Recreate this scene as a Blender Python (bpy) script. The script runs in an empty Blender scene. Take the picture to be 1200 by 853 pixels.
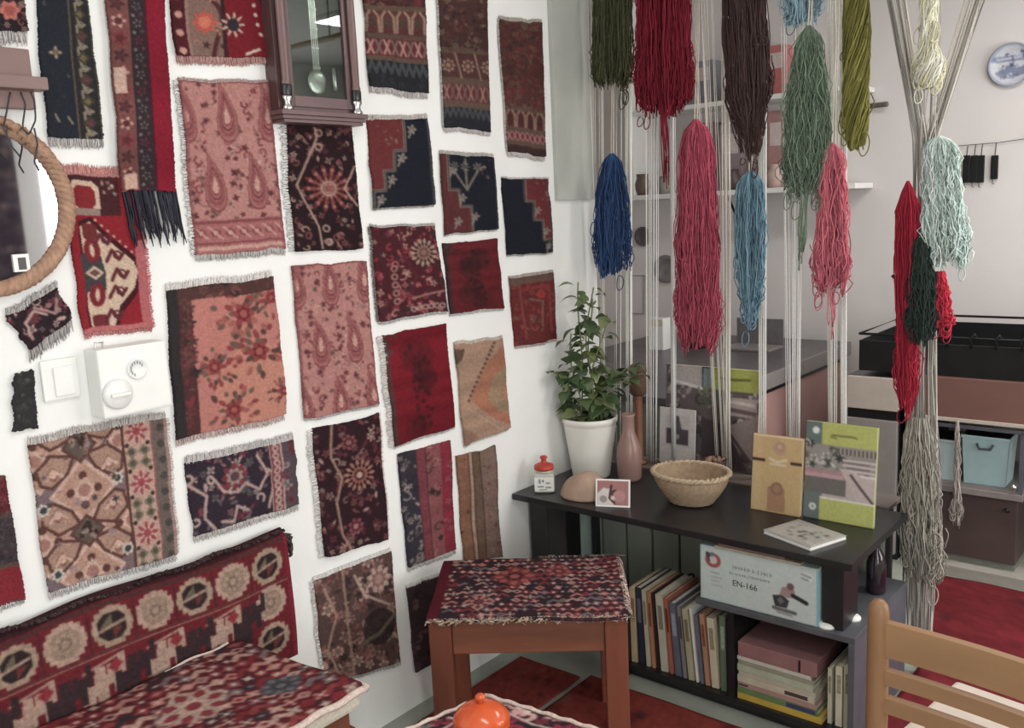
import bpy, bmesh, math, random
import numpy as np
from mathutils import Vector, Matrix

S = bpy.context.scene
COL = S.collection
random.seed(7); RNG = np.random.default_rng(11)
pi = math.pi

# ------------------------------------------------------------------ camera
FPX, CX, CY = 1057.6, 600.0, 426.5
PIT, YAW, ROL = math.radians(9.526), math.radians(40.06), math.radians(-2.79)
CAM = np.array([2.005, 0.0, 1.55])
_fh = np.array([-math.sin(YAW), math.cos(YAW), 0]); _r = np.array([math.cos(YAW), math.sin(YAW), 0])
_f = _fh*math.cos(PIT) + np.array([0, 0, -math.sin(PIT)]); _u = np.cross(_r, _f)
_r, _u = _r*math.cos(ROL) + _u*math.sin(ROL), -_r*math.sin(ROL) + _u*math.cos(ROL)
cam_d = bpy.data.cameras.new('camera'); cam = bpy.data.objects.new('camera', cam_d); COL.objects.link(cam)
cam_d.sensor_width = 36; cam_d.lens = FPX*36/1200; cam_d.clip_start = 0.05
_m = Matrix.Identity(4)
for i in range(3):
    _m[i][0], _m[i][1], _m[i][2], _m[i][3] = _r[i], _u[i], -_f[i], CAM[i]
cam.matrix_world = _m
S.camera = cam

# ------------------------------------------------------------------ world, lights, exposure
w = bpy.data.worlds.new('daylight'); S.world = w; w.use_nodes = True
w.node_tree.nodes['Background'].inputs[0].default_value = (0.80, 0.90, 1.0, 1)
w.node_tree.nodes['Background'].inputs[1].default_value = 1.0

def area(name, loc, rot, sx, sy, watts, col=(1, 1, 1)):
    d = bpy.data.lights.new(name, 'AREA'); d.shape = 'RECTANGLE'; d.size = sx; d.size_y = sy
    d.energy = watts; d.color = col
    o = bpy.data.objects.new(name, d); COL.objects.link(o); o.location = loc; o.rotation_euler = rot
    return o
# daylight through the shop window in the right wall, two added ceiling fills, and an added fill from the far room's side
area('window_daylight', (3.58, 2.9, 1.5), (0, pi/2, 0), 1.6, 1.0, 36, (1.0, 0.985, 0.95))
area('door_daylight', (3.58, -0.5, 1.35), (0, pi/2, 0), 1.9, 1.3, 54, (1.0, 0.99, 0.985))
area('ceiling_fill_light', (1.75, 0.9, 2.63), (0, 0, 0), 1.2, 0.22, 15, (1.0, 0.98, 0.93))  # unseen fill, added to raise the ambient light
area('far_ceiling_fill', (1.7, 3.45, 2.63), (0, 0, 0), 1.0, 0.2, 27, (1.0, 0.96, 0.92))  # unseen fill, added to brighten the far room and the pink desk panel
area('far_room_side_fill', (3.58, 4.03, 1.5), (0, pi/2, 0), 1.3, 0.95, 19, (1.0, 0.96, 0.94))  # fill at an added opening, brightens the far wall and counter front
S.view_settings.view_transform = 'Standard'; S.view_settings.look = 'None'
S.view_settings.gamma = 1; S.view_settings.use_curve_mapping = False
S.view_settings.exposure = -0.16

# ------------------------------------------------------------------ pixel -> place
def ray(x, y): return _f + _r*(x-CX)/FPX - _u*(y-CY)/FPX
def onx(x, y, X=0.0): d = ray(x, y); return CAM + d*(X-CAM[0])/d[0]
def ony(x, y, Y): d = ray(x, y); return CAM + d*(Y-CAM[1])/d[1]
def onz(x, y, z=0.0): d = ray(x, y); return CAM + d*(z-CAM[2])/d[2]

# ------------------------------------------------------------------ materials
def lin(c):
    c = np.asarray(c, float)/255
    return np.where(c <= .04045, c/12.92, ((c+.055)/1.055)**2.4)
def rgba(c): return (*[float(v) for v in lin(c)], 1)
_mats = {}
def muted(c, k=.84):
    c = np.asarray(c, float); l = c.mean(-1, keepdims=True); return np.clip(l+(c-l)*k, 0, 255)
def mat(name, c=None, rough=.7, var=.12, scale=30, bump=0.0, bscale=None, metal=0.0, stretch=None, spec=.4, c2=None, attr=False, sheen=0):
    if name in _mats: return _mats[name]
    if c is not None: c = muted(c)
    m = bpy.data.materials.new(name); m.use_nodes = True; nt = m.node_tree; N, Lk = nt.nodes, nt.links
    b = N['Principled BSDF']; b.inputs['Roughness'].default_value = rough; b.inputs['Metallic'].default_value = metal
    b.inputs['Specular IOR Level'].default_value = spec
    tc = N.new('ShaderNodeTexCoord'); mp = N.new('ShaderNodeMapping'); Lk.new(tc.outputs['Object'], mp.inputs[0])
    if stretch: mp.inputs['Scale'].default_value = stretch
    nz = N.new('ShaderNodeTexNoise'); nz.inputs['Scale'].default_value = scale; nz.inputs['Detail'].default_value = 4
    Lk.new(mp.outputs[0], nz.inputs['Vector'])
    if attr:
        at = N.new('ShaderNodeAttribute'); at.attribute_name = 'Col'
        rp = N.new('ShaderNodeMapRange'); rp.inputs[1].default_value = .25; rp.inputs[2].default_value = .75
        rp.inputs[3].default_value = 1-var; rp.inputs[4].default_value = 1+var
        Lk.new(nz.outputs['Fac'], rp.inputs[0])
        mx = N.new('ShaderNodeVectorMath'); mx.operation = 'SCALE'
        Lk.new(at.outputs['Color'], mx.inputs[0]); Lk.new(rp.outputs[0], mx.inputs['Scale']); Lk.new(mx.outputs[0], b.inputs['Base Color'])
    else:
        a = np.array(rgba(c)); bb = np.array(rgba(c2)) if c2 else None
        cr = N.new('ShaderNodeValToRGB'); e = cr.color_ramp.elements
        e[0].position = .3; e[1].position = .7
        lo = a*(1-var) if bb is None else a; hi = a*(1+var) if bb is None else bb
        lo[3] = hi[3] = 1; e[0].color = lo; e[1].color = np.clip(hi, 0, 1)
        Lk.new(nz.outputs['Fac'], cr.inputs[0]); Lk.new(cr.outputs[0], b.inputs['Base Color'])
    if bump:
        n2 = N.new('ShaderNodeTexNoise'); n2.inputs['Scale'].default_value = bscale or scale*3; n2.inputs['Detail'].default_value = 3
        Lk.new(mp.outputs[0], n2.inputs['Vector'])
        bp = N.new('ShaderNodeBump'); bp.inputs['Strength'].default_value = bump; bp.inputs['Distance'].default_value = .004
        Lk.new(n2.outputs['Fac'], bp.inputs['Height']); Lk.new(bp.outputs[0], b.inputs['Normal'])
    if sheen: b.inputs['Sheen Weight'].default_value = sheen
    _mats[name] = m
    return m
def glass_mat(name, tint=(255, 255, 255), clear=.9, rough=.02):
    if name in _mats: return _mats[name]
    m = bpy.data.materials.new(name); m.use_nodes = True; nt = m.node_tree; N, Lk = nt.nodes, nt.links
    N.remove(N['Principled BSDF']); out = N['Material Output']
    t = N.new('ShaderNodeBsdfTransparent'); t.inputs[0].default_value = rgba(tint)
    g = N.new('ShaderNodeBsdfGlossy'); g.inputs['Roughness'].default_value = rough
    mx = N.new('ShaderNodeMixShader'); mx.inputs[0].default_value = 1-clear
    Lk.new(t.outputs[0], mx.inputs[1]); Lk.new(g.outputs[0], mx.inputs[2]); Lk.new(mx.outputs[0], out.inputs[0])
    _mats[name] = m; return m

M_PILE = mat('woven_wool_pile', attr=True, rough=.95, var=.16, scale=420, bump=.5, bscale=500, spec=.1, sheen=.0)
M_YARN = mat('spun_yarn', attr=True, rough=.9, var=.12, scale=200, spec=.15)
M_PRINT = mat('printed_paper', attr=True, rough=.45, var=.04, scale=60, spec=.4)
M_WALL = mat('white_plaster', (241, 241, 238), rough=.9, var=.025, scale=6, bump=.12, bscale=120, spec=.2)
M_FARWALL = mat('lilac_white_plaster', (226, 220, 218), rough=.9, var=.03, scale=4, bump=.1, bscale=90, spec=.2)
M_CEIL = mat('ceiling_paint', (235, 234, 230), rough=.95, var=.03, scale=5, spec=.2)
M_FLOOR = mat('grey_green_floor', (158, 164, 152), rough=.6, var=.10, scale=9, bump=.08, bscale=60)
M_ORWOOD = mat('reddish_brown_wood', (124, 62, 42), rough=.5, var=.28, scale=9, bump=.15, bscale=40, stretch=(1.2, 1.2, .25))
M_ORWOODH = mat('reddish_brown_wood_rail', (130, 72, 50), rough=.5, var=.32, scale=9, bump=.15, bscale=40, stretch=(.25, 1.4, 1.4))
M_CHAIR = mat('light_beech_wood', (152, 110, 74), rough=.42, var=.12, scale=8, bump=.08, bscale=40, stretch=(.3, 1.4, 1.4))
M_CHAIRV = mat('light_beech_post', (146, 102, 66), rough=.42, var=.12, scale=8, stretch=(1.4, 1.4, .25))
M_BLACK = mat('black_laminate', (34, 34, 37), rough=.32, var=.2, scale=12, spec=.5)
M_BLACKM = mat('black_metal', (30, 31, 33), rough=.45, var=.25, scale=14, metal=.3)
M_GREYLAM = mat('grey_blue_laminate', (92, 94, 104), rough=.4, var=.1, scale=20)
M_CREAM = mat('cream_cotton_cord', (216, 205, 188), rough=.95, var=.12, scale=180, bump=.4, bscale=300, spec=.1)
M_WHITEPL = mat('white_plastic', (238, 238, 234), rough=.35, var=.02, scale=20, spec=.5)
M_GREYPL = mat('pale_grey_print', (150, 152, 152), rough=.5, var=.05)
M_PAPER = mat('page_paper', (222, 214, 192), rough=.9, var=.1, scale=120, stretch=(1, 1, 6))
M_STEEL = mat('bright_steel', (205, 205, 205), rough=.22, var=.05, metal=1.0)
M_DARKWOOD = mat('dark_mahogany', (88, 62, 62), rough=.3, var=.2, scale=10, stretch=(1.2, 1.2, .3), spec=.5)
M_MAUVEWOOD = mat('mauve_brown_wood', (138, 108, 104), rough=.5, var=.12, scale=12, stretch=(1, .3, 1))

# ------------------------------------------------------------------ object helpers
FR = {}   # frame of every root: (location, rotz)
def root(name, loc=(0, 0, 0), rz=0.0, label=None, cat=None, group=None, kind=None):
    o = bpy.data.objects.new(name, None); COL.objects.link(o); o.empty_display_size = .05
    o.location = loc; o.rotation_euler = (0, 0, rz); FR[o.name] = (np.array(loc, float), rz)
    tag(o, label, cat, group, kind); return o
def tag(o, label=None, cat=None, group=None, kind=None):
    if label: o['label'] = label
    if cat: o['category'] = cat
    if group: o['group'] = group
    if kind: o['kind'] = kind
    return o
def to_local(V, parent):
    V = np.asarray(V, float)
    if parent is None or parent.name not in FR: return V
    loc, rz = FR[parent.name]; c, s = math.cos(-rz), math.sin(-rz); d = V-loc
    out = d.copy(); out[:, 0] = c*d[:, 0]-s*d[:, 1]; out[:, 1] = s*d[:, 0]+c*d[:, 1]
    return out
def link(name, me, m=None, parent=None, kind=None, label=None, smooth=False):
    o = bpy.data.objects.new(name, me); COL.objects.link(o)
    if m: me.materials.append(m)
    if parent:
        o.parent = parent
        if parent.name in FR: FR[o.name] = FR[parent.name]
    if smooth: me.polygons.foreach_set('use_smooth', [True]*len(me.polygons))
    if kind: o['kind'] = kind
    if label: o['label'] = label
    return o
def mesh(name, V, F, m=None, parent=None, col=None, world=False, **k):
    if world: V = to_local(V, parent)
    me = bpy.data.meshes.new(name)
    me.from_pydata(np.asarray(V, float).tolist(), [], [list(map(int, q)) for q in F]); me.update()
    if col is not None:
        c = np.ones((len(V), 4), np.float32); c[:, :3] = lin(col)
        a = me.color_attributes.new('Col', 'FLOAT_COLOR', 'POINT'); a.data.foreach_set('color', c.ravel())
    return link(name, me, m, parent, **k)
class MB:
    """collects shapes for ONE mesh (local coordinates)"""
    def __init__(s): s.V = []; s.F = []; s.C = []
    def add(s, V, F, c=None):
        o = len(s.V); V = np.asarray(V, float); s.V += V.tolist(); s.F += [[int(i)+o for i in f] for f in F]
        if c is not None:
            c = np.asarray(c, float); s.C += (np.tile(c, (len(V), 1)) if c.ndim == 1 else c).tolist()
    def box(s, x0, x1, y0, y1, z0, z1, bev=0.0, M=None, c=None):
        V, F = boxgeo(x0, x1, y0, y1, z0, z1, bev)
        if M is not None: V = (np.c_[V, np.ones(len(V))] @ np.array(M).T)[:, :3]
        s.add(V, F, c); return s
    def lathe(s, prof, seg=24, M=None, c=None):
        V, F = lathegeo(prof, seg)
        if M is not None: V = (np.c_[V, np.ones(len(V))] @ np.array(M).T)[:, :3]
        s.add(V, F, c); return s
    def tube(s, pts, r, k=6, c=None, closed=False):
        V, F = tubegeo(np.asarray(pts, float)[None], r, k, closed); s.add(V, F, c); return s
    def build(s, name, m, parent=None, world=False, **k):
        return mesh(name, np.array(s.V), s.F, m, parent, col=np.array(s.C) if s.C else None, world=world, **k)
_bx = {}
def boxgeo(x0, x1, y0, y1, z0, z1, bev=0.0):
    if bev <= 0:
        V = np.array([(x, y, z) for x in (x0, x1) for y in (y0, y1) for z in (z0, z1)], float)
        return V, [(0, 1, 3, 2), (4, 6, 7, 5), (0, 4, 5, 1), (2, 3, 7, 6), (0, 2, 6, 4), (1, 5, 7, 3)]
    bm = bmesh.new(); bmesh.ops.create_cube(bm, size=1)
    for v in bm.verts:
        v.co = ((x0+x1)/2+v.co.x*(x1-x0), (y0+y1)/2+v.co.y*(y1-y0), (z0+z1)/2+v.co.z*(z1-z0))
    bmesh.ops.bevel(bm, geom=bm.edges[:], offset=min(bev, .45*min(x1-x0, y1-y0, z1-z0)), segments=2, profile=.6, affect='EDGES', clamp_overlap=True)
    bm.verts.index_update()
    V = np.array([v.co[:] for v in bm.verts]); F = [[v.index for v in f.verts] for f in bm.faces]; bm.free()
    return V, F
def lathegeo(prof, seg=24):
    V = []; F = []; n = len(prof)
    for i in range(seg):
        a = 2*pi*i/seg
        for r, z in prof: V.append((r*math.cos(a), r*math.sin(a), z))
    for i in range(seg):
        j = (i+1) % seg
        for k in range(n-1): F.append((i*n+k, j*n+k, j*n+k+1, i*n+k+1))
    if prof[0][0] > 1e-6: F.append([i*n for i in range(seg)][::-1])
    if prof[-1][0] > 1e-6: F.append([i*n+n-1 for i in range(seg)])
    return np.array(V), F
def tubegeo(P, R, k=3, closed=False):
    """P (n,m,3) strands -> tube geometry"""
    P = np.asarray(P, float); n, m, _ = P.shape
    T = np.gradient(P, axis=1) if not closed else np.roll(P, -1, 1)-np.roll(P, 1, 1)
    T /= np.linalg.norm(T, axis=2, keepdims=True)+1e-9
    ref = np.array([.31, .92, .24]); ref /= np.linalg.norm(ref)
    A = np.cross(T, ref); A /= np.linalg.norm(A, axis=2, keepdims=True)+1e-9; B = np.cross(T, A)
    R = np.broadcast_to(np.asarray(R, float), (n, m)) if np.ndim(R) != 1 else np.broadcast_to(np.asarray(R)[None], (n, m))
    ang = np.arange(k)*2*pi/k
    V = P[:, :, None, :] + R[:, :, None, None]*(np.cos(ang)[None, None, :, None]*A[:, :, None, :]+np.sin(ang)[None, None, :, None]*B[:, :, None, :])
    idx = np.arange(n*m*k).reshape(n, m, k)
    nx = np.roll(idx, -1, 2)
    if closed:
        d = np.roll(idx, -1, 1); dn = np.roll(nx, -1, 1); F = np.stack([idx, nx, dn, d], -1).reshape(-1, 4)
        F = F.tolist()
    else:
        F = np.stack([idx[:, :-1], nx[:, :-1], nx[:, 1:], idx[:, 1:]], -1).reshape(-1, 4).tolist()
        if k > 3 or n < 60: F += idx[:, 0, ::-1].tolist() + idx[:, -1].tolist()
    return V.reshape(-1, 3), F
def box(name, m, parent, x0, x1, y0, y1, z0, z1, bev=0.0, M=None, **k):
    return MB().box(x0, x1, y0, y1, z0, z1, bev, M).build(name, m, parent, **k)
def copy_part(o, parent=None, loc=None):
    c = o.copy(); COL.objects.link(c); c.parent = parent
    if loc is not None: c.location = loc
    return c
def struct(name, m, *b, bev=0.0):
    o = box(name, m, None, *b, bev=bev); o['kind'] = 'structure'; return o
def quadmat(o, ux, uy, uz):  # matrix from origin and axes
    M = np.eye(4); M[:3, 0], M[:3, 1], M[:3, 2], M[:3, 3] = ux, uy, uz, o; return M
# ------------------------------------------------------------------ woven patterns (knot colours on the rug's own grid)
class Cv:
    def __init__(s, w, h, base, seed=0):
        s.w, s.h = int(w), int(h); s.a = np.tile(np.array(base, float), (s.h, s.w, 1))
        s.Y, s.X = np.mgrid[0:s.h, 0:s.w].astype(float); s.X += .5; s.Y += .5; s.g = np.random.default_rng(seed)
    def put(s, al, c):
        al = np.clip(al, 0, 1)[..., None]; s.a = s.a*(1-al)+np.array(c, float)*al
    def disc(s, x, y, r, c, ry=None, rot=0, al=1):
        dx, dy = s.X-x*s.w, s.Y-y*s.h; R = r*s.w; Ry = (ry if ry is not None else r)*s.w
        if rot: dx, dy = dx*math.cos(rot)+dy*math.sin(rot), -dx*math.sin(rot)+dy*math.cos(rot)
        d = np.sqrt((dx/R)**2+(dy/Ry)**2); s.put((1-d)*min(R, Ry)+.5 if al == 1 else np.clip((1-d)*min(R, Ry)+.5, 0, 1)*al, c)
    def ring(s, x, y, r, t, c, ry=None):
        dx, dy = s.X-x*s.w, s.Y-y*s.h; k = r/(ry or r); d = np.sqrt(dx**2+(dy*k)**2)
        s.put(t*s.w/2-np.abs(d-r*s.w)+.5, c)
    def rose(s, x, y, r, n, cols, ph=0, dep=.28, ry=None):
        dx, dy = s.X-x*s.w, (s.Y-y*s.h)*(r/(ry or r)); d = np.hypot(dx, dy); th = np.arctan2(dy, dx)
        L = len(cols)
        for i, c in enumerate(cols):
            k = 1-i/L; rr = r*s.w*k*(1-dep*(.5-.5*np.cos(n*(th+ph+(i % 2)*pi/n)))*(1 if i < L-1 else 0))
            s.put(rr-d+.5, c)
    def poly(s, pts, c, al=1):
        P = np.array(pts, float)*[s.w, s.h]; ins = np.zeros(s.X.shape, bool); j = len(P)-1
        for i in range(len(P)):
            xi, yi = P[i]; xj, yj = P[j]
            if yi != yj:
                cnd = ((yi > s.Y) != (yj > s.Y)) & (s.X < (xj-xi)*(s.Y-yi)/(yj-yi)+xi); ins ^= cnd
            j = i
        s.put(ins*al*1.0, c)
    def line(s, pts, t, c, closed=False, al=1):
        P = np.array(pts, float)*[s.w, s.h]
        if closed: P = np.vstack([P, P[:1]])
        D = np.full(s.X.shape, 1e9)
        for a, b in zip(P[:-1], P[1:]):
            v = b-a; L = v@v+1e-9; k = np.clip(((s.X-a[0])*v[0]+(s.Y-a[1])*v[1])/L, 0, 1)
            D = np.minimum(D, np.hypot(s.X-a[0]-k*v[0], s.Y-a[1]-k*v[1]))
        s.put(np.clip(t*s.w/2-D+.5, 0, 1)*al, c)
    def rect(s, x0, y0, x1, y1, c, al=1):
        s.put(((s.X >= x0*s.w) & (s.X < x1*s.w) & (s.Y >= y0*s.h) & (s.Y < y1*s.h))*al*1.0, c)
    def dia(s, x, y, rx, ry, c):
        d = np.abs(s.X-x*s.w)/(rx*s.w)+np.abs(s.Y-y*s.h)/(ry*s.h); s.put((1-d)*min(rx*s.w, ry*s.h)+.5, c)
    def oct(s, x, y, rx, ry, c, k=.62):
        a = np.abs(s.X-x*s.w)/(rx*s.w); b = np.abs(s.Y-y*s.h)/(ry*s.h)
        s.put((np.maximum(a, b) < 1) & (a+b < 1+k), c)
    def scatter(s, n, cols, r0, r1, box=(0, 0, 1, 1), petals=True):
        for _ in range(n):
            x = s.g.uniform(box[0], box[2]); y = s.g.uniform(box[1], box[3]); r = s.g.uniform(r0, r1)
            c = cols[s.g.integers(len(cols))]
            if petals and s.g.random() < .55:
                s.rose(x, y, r, int(s.g.integers(4, 7)), [c, np.array(c)*.55+20], ph=s.g.uniform(0, 3), dep=.5)
            elif s.g.random() < .5: s.disc(x, y, r*.8, c, ry=r*.35, rot=s.g.uniform(0, pi))
            else:
                a = s.g.uniform(0, 2*pi); t = np.linspace(0, 4.2, 7)
                s.line([(x+r*math.cos(a+q)*(.4+.2*q), y+r*math.sin(a+q)*(.4+.2*q)*s.w/s.h) for q in t], .022, c)
    def vine(s, p0, p1, amp, waves, t, c, n=26, ph=0):
        u = np.linspace(0, 1, n); p0, p1 = np.array(p0), np.array(p1); d = p1-p0; L = math.hypot(*d); nrm = np.array([-d[1], d[0]])/L
        s.line([p0+d*q+nrm*amp*math.sin(2*pi*waves*q+ph) for q in u], t, c)
    def paisley(s, x, y, r, ry, cols, flip=1):
        t = np.linspace(0, 2*pi, 26)[:-1]
        for i, c in enumerate(cols):
            k = 1-i*.8/len(cols)
            px = np.sin(t)*np.abs(np.sin(t/2))**1.6*r*k; py = (-np.cos(t)*ry)*k + ry*.12*i/len(cols)
            up = np.clip(-py/ry, -.2, 1); px = px + flip*r*.75*np.clip(up, 0, 1)**2
            s.poly(np.c_[x+px, y+py], c)
    def band(s, y0, y1, c, lines=None): # horizontal band
        s.rect(0, y0, 1, y1, c)
        if lines is not None: s.rect(0, y0, 1, y0+.018, lines); s.rect(0, y1-.018, 1, y1, lines)
    def abrash(s, amt=.08, k=9):
        r = np.interp(np.arange(s.h), np.linspace(0, s.h, k), s.g.uniform(1-amt, 1+amt, k)); s.a *= r[:, None, None]
    def finish(s, speck=.13, blur=True):
        s.a *= s.g.uniform(1-speck, 1+speck, (s.h, s.w, 1)); a = s.a
        if blur:
            p = np.pad(a, ((1, 1), (1, 1), (0, 0)), 'edge')
            a = .5*a+.125*(p[:-2, 1:-1]+p[2:, 1:-1]+p[1:-1, :-2]+p[1:-1, 2:])
        return np.clip(a, 6, 250)

DK = (40, 27, 32); NAVY = (32, 34, 46); RED = (134, 26, 38); MAR = (92, 24, 34); TAN = (176, 140, 122); PINK = (184, 112, 108); CRM = (206, 178, 160); GRY = (120, 112, 112); OLV = (92, 84, 66); BRN = (112, 72, 58)

def p_paisley(w, h, seed=1, border=True):
    c = Cv(w, h, (186, 122, 116), seed); dk = (138, 70, 72); md = (158, 88, 88); lt = (202, 148, 136)
    c.scatter(200, [dk, md, lt, (150, 98, 92), (128, 60, 64)], .02, .05)
    rows = (.17, .57) if border else (.1, .5, .9)
    for k, y in enumerate(rows):
        for i in range(-1, 4):
            x = (.02+.46*i) if k % 2 == 0 else (.28+.46*i)
            c.paisley(x, y, .17, .185, [dk, (170, 104, 100), md, dk, md, (120, 56, 62), (176, 104, 100), dk, lt], flip=-.5 if k % 2 == 0 else -.7)
            c.scatter(3, [dk, (120, 56, 62)], .03, .05, (x+.2, y-.05, x+.28, y+.07))
    if border:
        c.rect(0, .80, 1, 1, (170, 98, 98)); c.rect(0, .805, 1, .82, dk); c.rect(0, .93, 1, .945, dk)
        for i in range(7):
            c.disc(.08+.15*i, .875, .055, dk, ry=.045); c.disc(.08+.15*i, .875, .025, lt); c.line([(.01+.15*i, .84), (.15+.15*i, .91)], .02, lt)
        c.rect(0, .955, 1, .975, lt)
    c.rect(0, 0, .03, 1, dk, .6); c.rect(.97, 0, 1, 1, dk, .6); c.rect(0, 0, 1, .012, dk, .7)
    return c.finish(.12)
def p_medallion(w, h):
    c = Cv(w, h, (42, 26, 30), 3); tan = (176, 138, 124)
    c.scatter(130, [(132, 66, 68), (150, 104, 98), (96, 40, 46), tan], .025, .06)
    c.disc(.55, .5, .34, (34, 22, 27)); c.rose(.55, .5, .36, 14, [(104, 42, 48), (52, 26, 32), (136, 62, 60), (70, 30, 36), (150, 84, 76), (90, 36, 42), (176, 118, 102), (48, 24, 30)])
    for i in range(14): c.disc(.55+.27*math.cos(i*.449), .5+.27*math.sin(i*.449)*w/h, .028, (166, 104, 96))
    c.ring(.55, .5, .1, .03, tan); c.disc(.56, .5, .05, (150, 80, 76))
    for pts in ([(.4, .02), (.42, .1), (.3, .25), (.12, .47), (.2, .6), (.36, .8), (.4, .98)], [(.97, .32), (.78, .5), (.97, .64)]): c.line(pts, .03, tan)
    for x, y in ((.44, .17), (.45, .06), (.47, .82), (.5, .93)): c.ring(x, y, .045, .025, tan)
    return c.finish()
def p_floral(w, h, base=DK, cols=(TAN, PINK, RED, GRY), n=70, roses=(), vines=(), seed=4, r=(.025, .07), bord=None):
    c = Cv(w, h, base, seed); c.scatter(int(n*1.7), [tuple(np.clip(np.array(q)*1.1, 0, 235)) for q in cols], *r)
    for v in vines: c.line(v[0], v[1], v[2])
    for x, y, rr, k, cc in roses: c.rose(x, y, rr, k, cc)
    if bord: bord(c)
    return c.finish()
def p_step(w, h, seed, flip, var):
    red = (112, 44, 46); nav = (30, 32, 44); tan = (146, 132, 118)
    c = Cv(w, h, red if var != 1 else (36, 36, 42), seed)
    st = [(.55, -.02), (.55, .36), (.38, .36), (.38, .58), (.2, .58), (.2, .8), (.0, .8), (.0, 1.02), (1.02, 1.02), (1.02, -.02)]
    if var == 2: st = [(-.02, -.02), (.45, -.02), (.45, .3), (.62, .3), (.62, .55), (.8, .55), (.8, .82), (1.02, .82), (1.02, 1.02), (-.02, 1.02)]
    if var == 1:
        st = [(.12, -.02), (.12, .45), (.3, .45), (.3, .66), (.5, .66), (.5, 1.02), (1.02, 1.02), (1.02, -.02)]
        c.rect(0, 0, 1, 1, (96, 44, 46))
    c.poly(st, nav); c.line(st[:-2] if var != 2 else st[1:-2], .045, tan); c.line(st[:-2] if var != 2 else st[1:-2], .018, (60, 50, 50))
    for (x, y) in ((.68, .12), (.5, .44), (.32, .68), (.12, .9)) if var == 0 else (((.2, .2), (.35, .55), (.56, .8), (.24, .85)) if var == 1 else ((.7, .42), (.86, .7), (.9, .9))):
        c.rose(x, y, .085, 5, [tan, (104, 96, 90)], dep=.5); c.line([(x, y), (x-.06, y+.09)], .03, tan)
    if var == 1:
        c.line([(.45, .05), (.45, .45), (.22, .2)], .035, (128, 118, 104)); c.line([(.45, .45), (.66, .2)], .035, (128, 118, 104))
        for x in (.24, .44, .66): c.rose(x, .15, .09, 7, [(120, 112, 100), (80, 76, 72)], dep=.6)
    c.rect(.955, 0, 1, 1, (70, 66, 70)); c.scatter(8, [(150, 100, 90), tan], .015, .03, (.02, .02, .5, .5) if var == 0 else (.7, .05, .98, .3))
    return c.finish(.1)
def p_bands(w, h, seed, spec):
    c = Cv(w, h, (60, 34, 36), seed)
    for y0, y1, base, mot, mc in spec:
        c.band(y0, y1, base, lines=(96, 74, 62)); ym = (y0+y1)/2; hh = (y1-y0)
        if mot == 'flor': c.scatter(int(100*hh/.3), list(mc), .03, .075, (0, y0, 1, y1))
        elif mot == 'cup':
            for i in range(5):
                x = -.02+.25*i; c.line([(x-.09, y0+.12*hh), (x-.03, y0+.3*hh), (x-.02, y1-.15*hh)], .04, mc[0]); c.line([(x+.09, y0+.12*hh), (x+.03, y0+.3*hh), (x+.02, y1-.15*hh)], .04, mc[0])
                c.disc(x+.125, ym, .05, mc[1], ry=.09)
        elif mot == 'x':
            for i in range(8):
                x = .06+.13*i; c.line([(x-.045, y0+.2*hh), (x+.045, y1-.2*hh)], .035, mc[i % len(mc)]); c.line([(x+.045, y0+.2*hh), (x-.045, y1-.2*hh)], .035, mc[i % len(mc)])
        elif mot == 'rose':
            for i in range(3): c.rose(.12+.42*i, ym, .15, 8, [mc[0], mc[1], mc[0]]); c.line([(.27+.42*i, y0+.1*hh), (.39+.42*i, y1-.1*hh)], .04, mc[0])
        elif mot == 'zig':
            c.line([(.06*i, y0+(.12 if i % 2 else .45)*hh) for i in range(19)], .045, mc[0]); c.scatter(7, [(52, 54, 60)], .03, .05, (0, y0+.1, 1, y1))
    c.abrash(.07); return c.finish()
def p_crimson(w, h, seed=6, base=(126, 22, 34), dk=(72, 24, 30), left=(70, 62, 58)):
    c = Cv(w, h, base, seed)
    for i in range(12): c.disc(c.g.uniform(.35, .65), c.g.uniform(.15, .9), c.g.uniform(.1, .2), dk, al=.35)
    for i in range(36): c.disc(c.g.normal(.52, .1), c.g.uniform(.1, .92), .035, (52, 26, 28), al=.6)
    c.rect(0, 0, .06, 1, left, .7); c.scatter(5, [left], .03, .06, (0, 0, .2, .16)); c.abrash(.12, 14)
    return c.finish(.1)
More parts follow.
